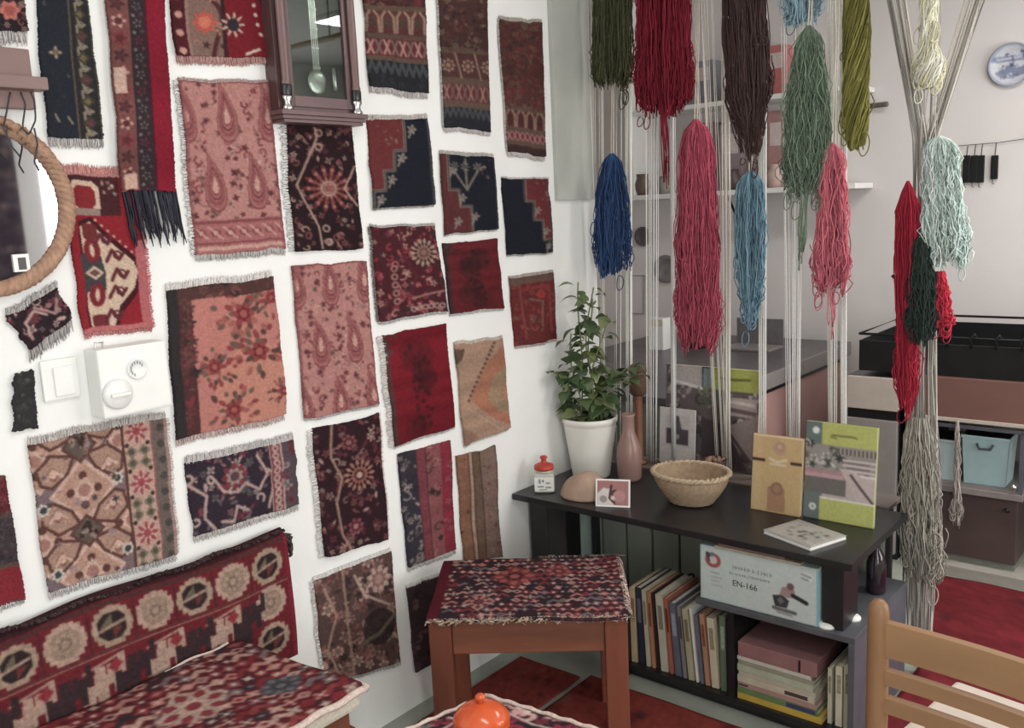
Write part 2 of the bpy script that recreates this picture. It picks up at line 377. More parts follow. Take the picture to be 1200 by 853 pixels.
def p_geo(w, h):
    base = (178, 132, 116); c = Cv(w, h, base, 9); dk = (96, 58, 52); lt = (204, 164, 146); pur = (122, 98, 104); ol = (112, 96, 80)
    c.rect(0, 0, .66, 1, pur)
    for (x, y) in ((.33, .38), (.33, .95), (.02, .12), (.02, .68), (.62, .1), (.66, .66)): c.dia(x, y, .25, .23, lt); c.dia(x, y, .21, .19, (182, 136, 118)); c.rose(x, y, .09, 4, [lt, (164, 112, 102)]); [c.disc(x+a, y+b, .03, dk) for a, b in ((.1, 0), (-.1, 0), (0, .1), (0, -.1))]
    for (x, y) in ((.33, .08), (.33, .66)):
        for sx in (-1, 1):
            for sy in (-1, 1):
                px, py = x+.2*sx, y+.15*sy; q = [(x+.05*sx, y+.06*sy), (x+.2*sx, y+.02*sy), (x+.31*sx, y+.11*sy), (x+.29*sx, y+.21*sy), (x+.22*sx, y+.24*sy), (x+.1*sx, y+.16*sy)]
                c.poly(q, (170, 130, 112)); c.line(q, .022, dk, closed=True); c.rose(px, py, .05, 4, [(140, 88, 80), lt]); c.line([(px-.05, py+.03), (px, py-.03), (px+.06, py+.02)], .02, lt)
        c.dia(x, y, .13, .12, dk); c.dia(x, y, .105, .095, (96, 82, 74)); c.scatter(12, [(150, 120, 108), (60, 44, 44)], .012, .025, (x-.06, y-.05, x+.06, y+.05))
    for (x, y) in ((.58, .35), (.04, .45), (.6, .85), (.08, .9)): c.rose(x, y, .05, 7, [(200, 190, 176), (60, 66, 70)])
    c.scatter(26, [(150, 122, 124), (96, 76, 80), lt], .012, .03, (0, 0, .64, 1))
    c.rect(.64, 0, .66, 1, dk); c.rect(.66, 0, .86, 1, (190, 150, 134))
    for i in range(6):
        y = .06+.18*i; cc = [(160, 66, 74), (128, 116, 98)][i % 2]
        if i % 2 == 0: c.rose(.76, y, .09, 8, [cc, (200, 158, 142), cc], dep=.55)
        else:
            for a in (-.05, .05):
                for b in (-.04, .04): c.rose(.76+a, y+b, .045, 4, [cc, (90, 78, 66)])
        for a in (-.08, .08): c.disc(.76+a, y+.09, .016, (66, 44, 44))
    c.rect(.86, 0, .88, 1, (150, 90, 84)); c.rect(.88, 0, 1, 1, (108, 92, 86)); [c.disc(.94, .06+.115*i, .03, (74, 70, 66)) for i in range(9)]
    c.rect(.97, 0, 1, 1, (166, 128, 122)); return c.finish(.14)
def p_rose(w, h):
    c = Cv(w, h, (192, 116, 106), 10); c.disc(.75, .75, .4, (206, 136, 108), al=.5); c.rect(.18, .1, .5, .45, (200, 116, 106), .5)
    for (x, y, s) in ((.66, .22, 1.25), (.36, .56, .9), (.78, .5, 1.2), (.5, .88, 1.0), (.98, .82, .7), (.95, .14, .8)):
        for i in range(40):
            a = c.g.uniform(0, 2*pi); q = c.g.uniform(.05, .23)*s; c.disc(x+q*math.cos(a), y+q*math.sin(a)*.72, c.g.uniform(.02, .042)*s, [(112, 84, 72), (146, 60, 62), (92, 62, 58), (166, 90, 80)][c.g.integers(4)], ry=.02*s, rot=a)
        c.rose(x, y, .085*s, 6, [(150, 62, 62), (120, 40, 46), (170, 84, 78)])
    c.rect(0, 0, .2, 1, (84, 46, 48)); c.rect(0, 0, 1, .09, (86, 52, 50)); c.scatter(30, [(112, 62, 60), (66, 44, 46), (128, 50, 56)], .03, .06, (.08, .05, .2, 1)); c.scatter(12, [(120, 70, 64), (60, 40, 42)], .025, .05, (.2, .0, 1, .08))
    c.rect(0, 0, .085, 1, (50, 46, 46)); return c.finish(.1)
def p_redmed(w, h):
    c = Cv(w, h, (150, 30, 40), 11); cr = (208, 176, 150); dk = (70, 24, 32)
    c.rect(0, .02, .72, .26, (74, 34, 38)); c.oct(.26, .15, .2, .1, cr); c.oct(.26, .15, .14, .07, (142, 36, 42)); c.rect(.1, .22, .45, .26, (150, 120, 112))
    c.scatter(9, [cr], .015, .03, (.5, .03, .7, .2))
    c.poly([(.12, .3), (.3, .27), (.55, .4), (.85, .52), (.92, .6), (.85, .76), (.6, .88), (.5, .97), (.1, .97)], dk)
    c.poly([(.14, .33), (.28, .3), (.5, .42), (.82, .55), (.87, .62), (.8, .73), (.56, .84), (.45, .97), (.12, .97)], cr)
    c.poly([(.1, .5), (.35, .46), (.4, .62), (.38, .74), (.1, .74)], (66, 62, 66))
    for y in (.48, .76): c.disc(.26, y, .11, (128, 36, 44), ry=.17); c.disc(.26, y, .03, cr, ry=.09)
    c.oct(.26, .36, .1, .05, (116, 44, 44)); c.oct(.26, .93, .11, .045, (116, 40, 44)); c.dia(.25, .62, .13, .045, cr); c.dia(.25, .62, .08, .025, (110, 70, 70))
    for (x, y) in ((.56, .52), (.6, .64), (.55, .75), (.42, .42), (.46, .9)):
        c.line([(x-.12, y+.03), (x-.03, y-.04), (x+.06, y+.02), (x+.13, y-.02)], .05, (104, 40, 46)); c.ring(x+.04, y-.01, .05, .025, (90, 36, 44))
    for i in range(8): c.disc(.36+.075*i, .29+.034*i, .018, cr)
    c.rect(.86, .42, 1, 1, (186, 92, 96)); c.rect(0, .965, 1, 1, (190, 100, 100)); c.rect(0, 0, 1, .02, (190, 120, 116))
    return c.finish(.12)
def p_navyrun(w, h):
    c = Cv(w, h, (38, 42, 52), 12); tn = (136, 122, 102)
    c.rect(.56, 0, 1, 1, (44, 42, 44)); c.rect(.56, 0, .6, 1, (90, 74, 62)); c.rect(.96, 0, 1, 1, (90, 80, 68))
    for i in range(9):
        y = .03+.125*i; c.vine((.7, y-.06), (.86, y+.06), .06, .5, .05, tn); c.dia(.78, y, .13, .04, (70, 60, 54)); c.dia(.78, y, .07, .022, [(110, 96, 60), (104, 52, 52)][i % 2]); c.ring(.78, y+.06, .05, .03, tn)
    c.rose(.28, .50, .12, 4, [(170, 146, 122), (120, 96, 80)], dep=.75); c.scatter(7, [(60, 64, 74), (96, 92, 96)], .02, .04, (.02, .05, .5, .95)); c.line([(.14, .86), (.2, .9)], .04, tn); c.line([(.38, .87), (.46, .91)], .04, tn)
    return c.finish(.14)
def p_strip(w, h):
    c = Cv(w, h, (96, 52, 54), 13); c.rect(0, 0, .32, 1, (120, 66, 64)); c.rect(.32, 0, .62, 1, (52, 40, 46))
    for i in range(14):
        y = .02+.075*i; c.rose(.15, y, .13, 5, [[(190, 140, 124), (130, 38, 48), (70, 46, 48)][i % 3], (90, 44, 48)], dep=.5); c.rose(.47, y+.01, .085, 5, [[(112, 100, 98), (130, 36, 52), (96, 88, 90)][i % 3], (58, 44, 50)], dep=.6, ph=i); c.disc(.40, y+.05, .03, (120, 108, 104)); c.disc(.55, y+.045, .03, (104, 60, 64))
    c.rect(.02, .45, .22, .56, (206, 164, 146)); c.rect(.05, .92, .3, .99, (204, 160, 142)); c.rect(.62, 0, .98, 1, (142, 22, 42)); c.rect(.62, 0, .66, 1, (84, 24, 38)); c.abrash(.06)
    return c.finish(.12)
def p_redtop(w, h):
    c = Cv(w, h, (126, 26, 36), 14); tn = (150, 116, 102)
    c.rect(0, 0, .14, 1, (84, 28, 36)); [c.disc(.07, .1+.17*i, .04, (196, 140, 124)) for i in range(6)]; c.rect(.14, 0, .17, 1, tn); c.rect(.17, 0, .52, 1, (132, 98, 88))
    c.rose(.33, .68, .13, 8, [(196, 80, 66), (214, 110, 86)]); c.vine((.2, 0), (.5, 1), .12, 1.2, .05, (84, 40, 42)); c.scatter(16, [(88, 50, 50), tn, (180, 120, 100)], .03, .06, (.18, 0, .5, 1)); c.rect(.51, 0, .55, 1, (60, 34, 40))
    c.rose(.63, .7, .14, 9, [(190, 160, 144), (54, 42, 50)], dep=.7); c.poly([(.75, 0), (1, 0), (1, .6), (.86, .3)], (46, 36, 42)); [c.disc(.82+.02*i, .25+.09*i, .022, (206, 186, 168)) for i in range(7)]
    c.line([(.75, .97), (.9, .93)], .03, (206, 186, 168)); return c.finish(.12)
def p_navyflor(w, h):
    c = Cv(w, h, (52, 40, 52), 15); tn = (182, 150, 142)
    c.scatter(64, [(132, 50, 64), (140, 96, 96), tn, (96, 88, 92)], .025, .05, (0, 0, .78, 1)); c.rose(.4, .32, .12, 8, [(128, 50, 60), (150, 130, 124), (90, 60, 66)])
    for v in ([(.0, .3), (.15, .5), (.1, .8), (.2, 1)], [(.2, .25), (.3, .5), (.42, .55), (.5, .45), (.62, .6), (.7, .4), (.62, .1)], [(.25, .9), (.36, .95), (.4, .75), (.5, .85)], [(.7, .9), (.75, .6), (.8, .1)]): c.line(v, .026, tn)
    c.rect(.74, 0, .86, 1, (130, 60, 66)); c.rect(.735, 0, .75, 1, tn); c.rect(.85, 0, .865, 1, tn); [c.ring(.8, .06+.11*i, .025, .02, tn) for i in range(9)]; c.rect(.865, 0, 1, 1, (84, 70, 78)); c.scatter(12, [(150, 130, 124), (120, 50, 60)], .02, .05, (.87, 0, 1, 1))
    return c.finish(.14)
def p_kilim(w, h):
    c = Cv(w, h, (176, 136, 112), 16)
    c.poly([(1.1, .02), (.62, .22), (.22, .58), (.6, .8), (1.1, 1.0)], (178, 110, 84)); c.poly([(1.1, .24), (.7, .4), (.55, .6), (.75, .76), (1.1, .86)], (160, 130, 98)); c.poly([(1.1, .42), (.85, .52), (.82, .64), (1.1, .74)], (172, 118, 94))
    for i in range(14): c.disc(.78-.046*i, .03+.042*i, .03, (98, 60, 50)); c.disc(.16+.05*i, .66+.024*i, .018, (196, 160, 132))
    c.poly([(0, .05), (.2, .07), (.12, .16), (0, .2)], (104, 76, 62)); c.poly([(0, .8), (.3, .98), (0, 1)], (150, 110, 92)); c.abrash(.08, 12); return c.finish(.1)
def p_stripes(w, h, seed, bands):
    c = Cv(w, h, (120, 80, 70), seed); x = 0
    for wd, base, cols, n in bands:
        c.rect(x, 0, x+wd, 1, base)
        if n: c.scatter(n, list(cols), .035, .085, (x+.02, 0, x+wd-.02, 1))
        c.rect(x+wd-.015, 0, x+wd, 1, (72, 48, 50)); x += wd
    c.abrash(.06, 16); return c.finish(.13)
def p_field(w, h, seed, nx=17, base=(64, 30, 36), cols=((150, 60, 62), (188, 140, 124), (40, 34, 44), (104, 90, 96), (128, 44, 50)), meds=(), left=None, dens=1.0):
    c = Cv(w, h, base, seed)
    ny = max(4, int(nx*h/w)); k_ = 13/nx
    for j in range(ny):
        for i in range(nx):
            if c.g.random() > dens: continue
            x, y = (i+.5*(j % 2)+.25)/nx, (j+.5)/ny; cc = cols[c.g.integers(len(cols))]
            if c.g.random() < .5: c.rose(x, y, .042*k_, 4, [cc, cols[c.g.integers(len(cols))], (200, 164, 148)], dep=.45, ph=.4*(i % 2))
            elif c.g.random() < .5: c.dia(x, y, .05*k_, .04*k_*w/h, cc); c.dia(x, y, .022*k_, .016*k_*w/h, cols[c.g.integers(len(cols))])
            else: c.line([(x-.045*k_, y+.02*k_*w/h), (x, y-.02*k_*w/h), (x+.045*k_, y+.02*k_*w/h)], .018, cc)
    for x, y, r, a, b, k in meds:
        c.dia(x, y, r*1.25, r*1.25*w/h, a); c.rose(x, y, r, 8, [b, a, k, b], dep=.35)
    if left: c.rect(0, 0, left[0], 1, left[1])
    return c.finish(.15)
def p_benchback(w, h):
    """long border rug over the back rest: stepped octagon border above and at the right end, hooked field below"""
    c = Cv(w, h, (112, 30, 38), 21); tn = (176, 142, 124); dk = (50, 36, 38); W = w/h
    c.rect(0, 0, 1, .045, (60, 30, 34)); c.rect(0, .06, 1, .072, (70, 44, 44)); c.rect(0, .35, 1, .362, (78, 56, 50)); c.rect(0, .372, 1, .378, (150, 100, 88))
    sp = .286/W; xr = 1-.40/W
    def octm(x, y, k):
        R = .118; rim = tn if k % 2 else (164, 136, 114)
        for i in range(16):
            a = 2*pi*i/16; q = R*.93; c.rect(x+(q*math.cos(a)-.022)/W, y+q*math.sin(a)-.022, x+(q*math.cos(a)+.022)/W, y+q*math.sin(a)+.022, rim)
        c.oct(x, y, R*.9/W, R*.9, rim, .5); c.oct(x, y, R*.74/W, R*.74, (148, 120, 102) if k % 2 else dk, .5)
        if k % 2: c.rose(x, y, R*.62/W, 8, [(164, 134, 114), (120, 98, 84), (168, 138, 118)], ry=R*.62/W)
        else:
            c.poly([(x-.07/W, y-.005), (x, y-.08), (x, y-.005)], (108, 96, 74)); c.poly([(x, y+.012), (x+.07/W, y+.012), (x, y+.085)], (112, 50, 46)); c.line([(x-.08/W, y+.015), (x+.08/W, y-.015)], .006, tn)
    for k in range(14):
        x = 1-.2/W-k*sp; octm(x, .215, k)
        if k: c.rect(x+sp/2-.006/W, .08, x+sp/2+.004/W, .35, (64, 38, 40))
    for k in (1, 2): octm(1-.2/W, .215+.286*k, k)
    c.rect(xr, .38, xr+.012/W, 1, (78, 56, 50))
    g = c.g
    for k in range(9):
        x = xr-.22/W-k*.42/W
        for dx, col in ((0, tn), (.21, (58, 40, 44))):
            for st in range(7):
                q = -.12+.04*st; c.rect(x+(dx+q)/W, .52-.02*st+(.05 if st % 2 else 0), x+(dx+q+.042)/W, .66-.02*st+(.09 if st % 2 else 0), col)
            c.rect(x+(dx-.03)/W, .44, x+(dx+.03)/W, .74, col)
        c.dia(x+.1/W, .47, .05/W, .05, (146, 44, 52)); c.line([(x-.1/W, .45), (x+.12/W, .41)], .005, tn); c.dia(x+.02/W, .84, .07/W, .06, (134, 40, 48)); c.dia(x+.23/W, .86, .06/W, .05, tn)
    c.rect(1-.035/W, .03, 1, 1, (132, 32, 46))
    return c.finish(.16)
# ------------------------------------------------------------------ the room
YF = 4.85                       # far wall
struct('floor', M_FLOOR, -1.75, 3.72, -1.9, YF+.1, -.06, 0)
struct('ceiling', M_CEIL, -1.75, 3.72, -1.9, YF+.1, 2.7, 2.78)
struct('wall_left', M_WALL, -.12, 0, -1.9, 2.925, 0, 2.7)
struct('wall_left_far', M_FARWALL, -1.75, -1.65, 2.925, YF, 0, 2.7)
struct('wall_back_left', M_FARWALL, -1.75, -.12, 2.83, 2.925, 0, 2.7)
struct('wall_far', M_FARWALL, -1.75, 3.72, YF, YF+.1, 0, 2.7)
struct('wall_front', M_WALL, -.12, 3.72, -1.9, -1.8, 0, 2.7)
# right wall with window openings, the last added to let light into the far room
mb = MB()
OPEN = ((-1.15, .15, .4, 2.3), (2.4, 3.4, .7, 2.3), (3.55, 4.5, .85, 2.15))
yy = -1.8
for y0, y1, z0, z1 in OPEN:
    mb.box(3.62, 3.72, yy, y0, 0, 2.7); mb.box(3.62, 3.72, y0, y1, 0, z0); mb.box(3.62, 3.72, y0, y1, z1, 2.7); yy = y1
mb.box(3.62, 3.72, yy, YF, 0, 2.7)
o = mb.build('wall_right', M_WALL); o['kind'] = 'structure'
for k, (y0, y1, z0, z1) in enumerate(OPEN):
    r0 = root('window_%d' % (k+1), (3.67, (y0+y1)/2, z0), 0, kind='structure')
    f = MB()
    for a in ((y0, y0+.05, z0, z1), (y1-.05, y1, z0, z1), (y0, y1, z0, z0+.05), (y0, y1, z1-.05, z1), ((y0+y1)/2-.025, (y0+y1)/2+.025, z0, z1)):
        f.box(3.64, 3.70, a[0], a[1], a[2], a[3])
    f.build('window_frame', M_WHITEPL, r0, world=True)
for x, y, l in ((1.75, .9, .62), (1.7, 3.45, .52)):  # housings added around the two unseen ceiling fills
    cl = root('fill_light_housing', (x, y, 2.66), 0, 'added housing of an unseen ceiling fill light above the %s' % ('long counter' if y > 2 else 'bench and chair'), 'lamp')
    MB().box(x-l, x+l, y-.12, y+.12, 2.665, 2.6995, .004).build('housing', M_WHITEPL, cl, world=True); MB().box(x-l+.02, x+l-.02, y-.10, y+.10, 2.648, 2.665).build('reflector', M_STEEL, cl, world=True)
# the low boarded partition behind the stand, with its cap
part = root('wall_partition', (.5, 2.89, 0), 0, kind='structure')
M_BOARD = mat('grey_green_painted_board', (166, 170, 156), rough=.55, var=.10, scale=7, bump=.1, bscale=50, stretch=(1.5, 1.5, .3))
M_DADO = mat('pale_green_paint', (176, 196, 184), rough=.6, var=.05, scale=8)
M_CAP = mat('dusty_brown_ledge', (110, 98, 92), rough=.5, var=.1, scale=14)
MB().box(.0, 1.13, 2.872, 2.93, 0, .555).build('backing', mat('dark_joint', (46, 48, 46), rough=.8), part, world=True)
xs = [0.0, .03, .145, .262, .38, .50, .62, .74, .86, .98, 1.13]
for a, b in zip(xs[:-1], xs[1:]):
    MB().box(a+.005, b-.005, 2.858, 2.873, .0, .555, .003).build('plank', M_BOARD, part, world=True)
MB().box(.0, 1.14, 2.85, 2.985, .555, .57, .003).build('ledge', M_CAP, part, world=True)
t1 = struct('trim_1', M_DADO, 0, .006, 2.56, 2.857, 0, .555)
M_SHADOWPANEL = mat('wall_shadow_grey_green', (186, 188, 180), rough=.7, var=.05, scale=9)
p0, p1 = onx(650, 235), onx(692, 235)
t2 = struct('shadow_panel', M_SHADOWPANEL, 0, .016, p0[1], p1[1], p0[2], 2.5, bev=.002)  # thin grey-green board standing in for a shadow on the wall

# floor coverings
def p_redcarpet(w, h, seed):
    c = Cv(w, h, (128, 34, 42), seed); c.scatter(60, [(104, 26, 36), (146, 52, 54), (90, 26, 34)], .01, .03); c.abrash(.08, 20); return c.finish(.14)
def p_redkilim(w, h, seed):
    c = Cv(w, h, (140, 50, 42), seed); c.scatter(50, [(110, 36, 36), (160, 80, 62), (92, 34, 36)], .02, .05); return c.finish(.14)
def tone(a):
    a = np.asarray(a, float); l = a.mean(-1, keepdims=True); return np.clip((l+(a-l)*.80)*.95+4, 0, 255)   # less saturation and a slight haze put into the pile colours
def flat_rug(name, label, x0, x1, y0, y1, arr, cat='rug', th=.008, group=None):
    h, w_, _ = arr.shape; r0 = root(name, ((x0+x1)/2, (y0+y1)/2, 0), 0, label, cat, group)
    X = np.linspace(x0, x1, w_); Y = np.linspace(y1, y0, h); gx, gy = np.meshgrid(X, Y)
    Z = th + .0015*np.sin(gx*19+2)*np.sin(gy*23)
    grid_sheet('pile', gx, gy, Z, arr, (0, 0, -1), th*.9, r0)
    return r0
def grid_sheet(name, gx, gy, gz, arr, ndir, depth, parent, m=None, **k):
    """a thick woven sheet: front grid + skirt along -normal"""
    arr = tone(arr) if m is None else (muted(arr, .74) if m is M_PRINT else arr)
    h, w_ = gx.shape; V = np.stack([gx, gy, gz], -1).reshape(-1, 3); C = arr.reshape(-1, 3)
    I = np.arange(h*w_).reshape(h, w_)
    F = np.stack([I[:-1, :-1], I[1:, :-1], I[1:, 1:], I[:-1, 1:]], -1).reshape(-1, 4).tolist()
    ring = np.concatenate([I[0, :], I[1:, -1], I[-1, -2::-1], I[-2:0:-1, 0]])
    B = V[ring]+np.array(ndir)*depth; n0 = len(V); nb = len(ring)
    V = np.vstack([V, B]); C = np.vstack([C, C[ring]])
    F += [[ring[i], ring[(i+1) % nb], n0+(i+1) % nb, n0+i] for i in range(nb)]
    return mesh(name, V, F, m or M_PILE, parent, col=C, world=True, smooth=True, **k)
def strands(name, P, R, cols, parent, k=3, m=None, **kw):
    """P (n,p,3) world points; cols (n,3)"""
    V, F = tubegeo(P, R, k); C = np.repeat(np.clip(muted(np.asarray(cols, float), .8)*1.12+5, 0, 240), P.shape[1]*k, axis=0)
    return mesh(name, V, F, m or M_YARN, parent, col=C, world=True, kind='stuff', smooth=True, **kw)
cr_ = root('carpet', (1.8, 3.1, 0), 0, 'plain red carpet spread over the floor before the long counter', 'rug')
u, v = np.meshgrid(np.linspace(0, 1, 80), np.linspace(0, 1, 80)); gy_ = 3.765-1.36*v; gx_ = 1.0+.215*np.clip(v/.6, 0, 1); gx_ = gx_+(2.6-gx_)*u
grid_sheet('pile', gx_, gy_, .008+.0015*np.sin(gx_*19)*np.sin(gy_*23), p_redcarpet(80, 80, 31), (0, 0, -1), .007, cr_)
flat_rug('floor_mat', 'brick red mat lying in front of the black media stand', .36, 1.30, 1.45, 2.29, p_redkilim(90, 80, 32))
flat_rug('floor_mat', 'small brick red mat under the stool close to the wall', .08, .335, 1.75, 2.26, p_redkilim(40, 60, 33))

# ------------------------------------------------------------------ rug samples on the left wall
GR = 'rug samples on the white wall'
WHT = (222, 218, 214); LG = (196, 190, 188)
def rug(label, quad, fn, top=None, bot=None, left=None, right=None, name='rug_sample', th=.009, seed=0, X0=.0005):
    g = np.random.default_rng(seed+100); Q = np.array([onx(x, y) for x, y in quad])
    wp = (math.dist(quad[0], quad[1])+math.dist(quad[3], quad[2]))/2; hp = (math.dist(quad[0], quad[3])+math.dist(quad[1], quad[2]))/2
    nx, ny = max(14, int(wp/1.15)), max(14, int(hp/1.15)); arr = fn(nx, ny); ny, nx = arr.shape[:2]
    u, v = np.meshgrid(np.linspace(0, 1, nx), np.linspace(0, 1, ny))
    P = ((1-u)*(1-v))[..., None]*Q[0]+(u*(1-v))[..., None]*Q[1]+(u*v)[..., None]*Q[2]+((1-u)*v)[..., None]*Q[3]
    def wob(n, a): return np.interp(np.linspace(0, 1, n), np.linspace(0, 1, 7), g.normal(0, a, 7))+g.normal(0, a*.35, n)
    P[..., 1] += wob(ny, .0022)[:, None]*(1-u)**2+wob(ny, .0022)[:, None]*u**2
    P[..., 2] += wob(nx, .002)[None]*(1-v)**3+wob(nx, .002)[None]*v**3-.004*np.sin(pi*u)*(1-v)**4*g.random()
    x = X0+th+.003*np.sin(u*g.uniform(3, 8)+g.uniform(0, 6))*np.sin(v*g.uniform(2, 6)+1)+.006*g.random()*v**3*(1-np.sin(pi*u))
    r0 = root(name, (0, float(P[-1, nx//2, 1]), float(P[-1, nx//2, 2])), 0, label, 'rug', GR)
    grid_sheet('pile', x, P[..., 1], P[..., 2], arr, (-1, 0, 0), th*.92, r0)
    for spec, E, d in ((top, P[0], (0, 0, 1)), (bot, P[-1], (0, 0, -1))):
        if not spec: continue
        Lpx, c = spec[0], spec[1]; Lm = Lpx*.0021; A, B = E[0], E[-1]; n = int(np.linalg.norm(B-A)/.0019)
        t = (np.arange(n)+g.uniform(.1, .9, n))/n; base = np.stack([np.interp(t, np.linspace(0, 1, nx), E[:, i]) for i in range(3)], -1)
        L = Lm*g.uniform(.75, 1.1, n); lean = g.normal(0, .0022, n)
        S3 = np.zeros((n, 4, 3))
        for q, kk in enumerate((-.15, .3, .7, 1.0)):
            S3[:, q, 0] = X0+.0045+.001*math.sin(q)+g.uniform(0, .0025, n); S3[:, q, 1] = base[:, 1]+lean*kk+g.normal(0, .0006, n); S3[:, q, 2] = base[:, 2]+d[2]*L*kk
        cc = np.array(c, float)*g.uniform(.80, .98, (n, 1))
        e_ = np.stack([base[::3], base[::3]+np.array([0, 0, d[2]])*(Lm*.74)*(1+.08*g.normal(size=len(base[::3])))[:, None]], 0); e_[..., 0] = X0+.003
        grid_sheet('end_band', e_[..., 0], e_[..., 1], e_[..., 2], np.tile(np.array(c, float)*.93, (2, len(base[::3]), 1)), (-1, 0, 0), .0025, r0, m=M_YARN)
        strands('fringe', S3, np.array([.0015, .0015, .0013, .0006])[None]*np.ones((n, 1)), np.clip(cc, 0, 250), r0)
    for spec, E in ((left, P[:, 0]), (right, P[:, -1])):
        if not spec: continue
        wpx, c = spec; n = int(np.linalg.norm(E[0]-E[-1])/.003); t = (np.arange(n)+.5)/n; s = -1 if E is not None and spec is left else 1
        base = np.stack([np.interp(t, np.linspace(0, 1, ny), E[:, i]) for i in range(3)], -1); S3 = np.zeros((n, 3, 3)); L = wpx*.0024*g.uniform(.7, 1.15, n)
        for q, kk in enumerate((-.3, .4, 1.0)):
            S3[:, q, 0] = X0+.003+g.uniform(0, .003, n); S3[:, q, 1] = base[:, 1]+s*L*kk; S3[:, q, 2] = base[:, 2]+g.normal(0, .001, n)
        strands('selvedge', S3, .0017, np.clip(np.array(c, float)*g.uniform(.88, 1.08, (n, 1)), 0, 250), r0)
    return r0
fl = lambda **k: (lambda w, h: p_floral(w, h, **k))
PKF = (196, 146, 142); GYF = (176, 170, 168)
rug('dark sample with pink flowers above the wooden peg rack', [(-34, -60), (21, -60), (29, 37), (-14, 38)], fl(base=(44, 34, 38), cols=((190, 96, 88), (88, 50, 50), (150, 104, 94)), roses=[(.6, .75, .26, 6, [(196, 104, 94), (168, 78, 72)])], n=26, seed=31, r=(.05, .1)), bot=(13, LG), seed=1)
rug('charcoal navy runner sample with a narrow patterned side border', [(36, -40), (98, -40), (118, 163), (55, 162)], p_navyrun, bot=(10, LG), seed=2)
r_ = rug('long narrow strip with plain crimson band and hanging black tassels', [(118, -40), (184, -40), (200, 224), (139, 225)], p_strip, seed=3, th=.011, X0=.0115)
A, B = onx(139, 222), onx(201, 222); g = np.random.default_rng(5); n = 60; S3 = np.zeros((n, 6, 3)); tt = np.sort(g.random(n))
for q in range(6):
    k = q/5; S3[:, q, 0] = .014+.004*g.random(n); S3[:, q, 1] = A[1]+(B[1]-A[1])*tt+k*.012+g.normal(0, .0025, n)*k; S3[:, q, 2] = A[2]-(.10+.02*np.sin(tt*40))*k*(1+.15*g.random(n))
strands('tassel_fringe', S3, np.array([.003, .0034, .003, .003, .0026, .001])[None]*np.ones((n, 1)), np.array((48, 46, 58))*g.uniform(.7, 1.25, (n, 1)), r_)
rug('red sample with orange flower border and pink bottom fringe, beside the clock', [(193, -60), (301, -60), (311, 68), (203, 66)], p_redtop, bot=(10, PKF), seed=4)
rug('faded pink paisley sample with a lower border band, beside crimson strip', [(207, 95), (312, 98), (333, 291), (227, 299)], lambda w, h: p_paisley(w, h, 1, True), top=(4, (176, 150, 146)), bot=(8, LG), left=(5, (210, 206, 202)), seed=5)
rug('bright red sample with half of a cream medallion, pink edges', [(70, 203), (156, 205), (177, 384), (96, 391)], p_redmed, top=(9, (196, 128, 122)), bot=(5, (198, 128, 126)), right=(4, (196, 110, 112)), seed=6)
rug('small black floral scrap hung askew below the round mirror', [(5, 370), (62, 336), (84, 373), (33, 409)], fl(base=(46, 32, 38), cols=((172, 132, 126), (120, 50, 56), (96, 84, 84)), vines=[([(.15, .8), (.2, .4), (.45, .25), (.6, .5)], .05, (186, 146, 140)), ([(.5, .2), (.75, .6), (.9, .3)], .05, (170, 130, 124))], n=16, seed=32, r=(.05, .1)), top=(8, GYF), bot=(14, GYF), seed=7)
rug('tiny plain black scrap left of the light switch', [(12, 436), (38, 433), (42, 502), (15, 505)], fl(base=(52, 50, 52), cols=((70, 66, 68), (92, 86, 86)), n=10, seed=33, r=(.08, .16)), seed=8)
rug('salmon pink sample with rose bunches and a dark left border', [(193, 339), (317, 326), (333, 486), (205, 513)], p_rose, top=(9, (218, 212, 208)), bot=(9, (214, 188, 184)), seed=9, th=.013)
rug('dusty tan sample with linked diamonds and flowered side border', [(31, 520), (192, 489), (205, 648), (55, 693)], p_geo, top=(9, (190, 182, 178)), bot=(9, (204, 198, 194)), right=(4, (196, 190, 184)), seed=10)
rug('wide navy floral sample with a pink side band over the bench', [(216, 543), (342, 516), (348, 590), (225, 628)], p_navyflor, top=(10, (190, 184, 182)), bot=(9, (206, 200, 196)), seed=11)
rug('dark sample with a plain red lower end above the bench', [(-24, 560), (6, 556), (26, 700), (-24, 718)], lambda w, h: p_bands(w, h, 34, [(0, .3, (110, 40, 50), 'flor', ((80, 36, 44), (140, 60, 64))), (.3, .7, (66, 54, 60), 'flor', ((50, 44, 50), (90, 76, 80))), (.7, 1, (140, 36, 46), None, None)]), bot=(6, LG), seed=12)
rug('black sample with one red rosette medallion directly under the clock', [(333, 146), (412, 149), (422, 292), (342, 295)], p_medallion, left=(8, (204, 200, 198)), seed=13)
rug('faded pink paisley sample without border, between black medallion and floral samples', [(341, 312), (426, 306), (441, 473), (355, 491)], lambda w, h: p_paisley(w, h, 2, False), bot=(4, LG), seed=14)
rug('black floral sample with one large round orange petalled flower', [(364, 503), (441, 485), (453, 631), (379, 653)], fl(base=(50, 28, 34), cols=((120, 58, 60), (158, 120, 108), (96, 36, 46), (128, 92, 86)), n=80, seed=35, roses=[(.62, .43, .24, 15, [(168, 112, 92), (60, 28, 34), (160, 100, 84), (72, 34, 40), (190, 150, 130)]), (.5, .16, .12, 8, [(136, 66, 66), (70, 34, 40), (150, 92, 84)]), (.5, .82, .13, 7, [(140, 60, 72), (80, 36, 46), (168, 110, 110)])], vines=[([(.28, 0), (.24, .25), (.36, .42), (.24, .6), (.28, .85), (.4, 1)], .035, (160, 122, 104))]), left=(8, (206, 202, 198)), right=(4, (198, 180, 174)), seed=15)
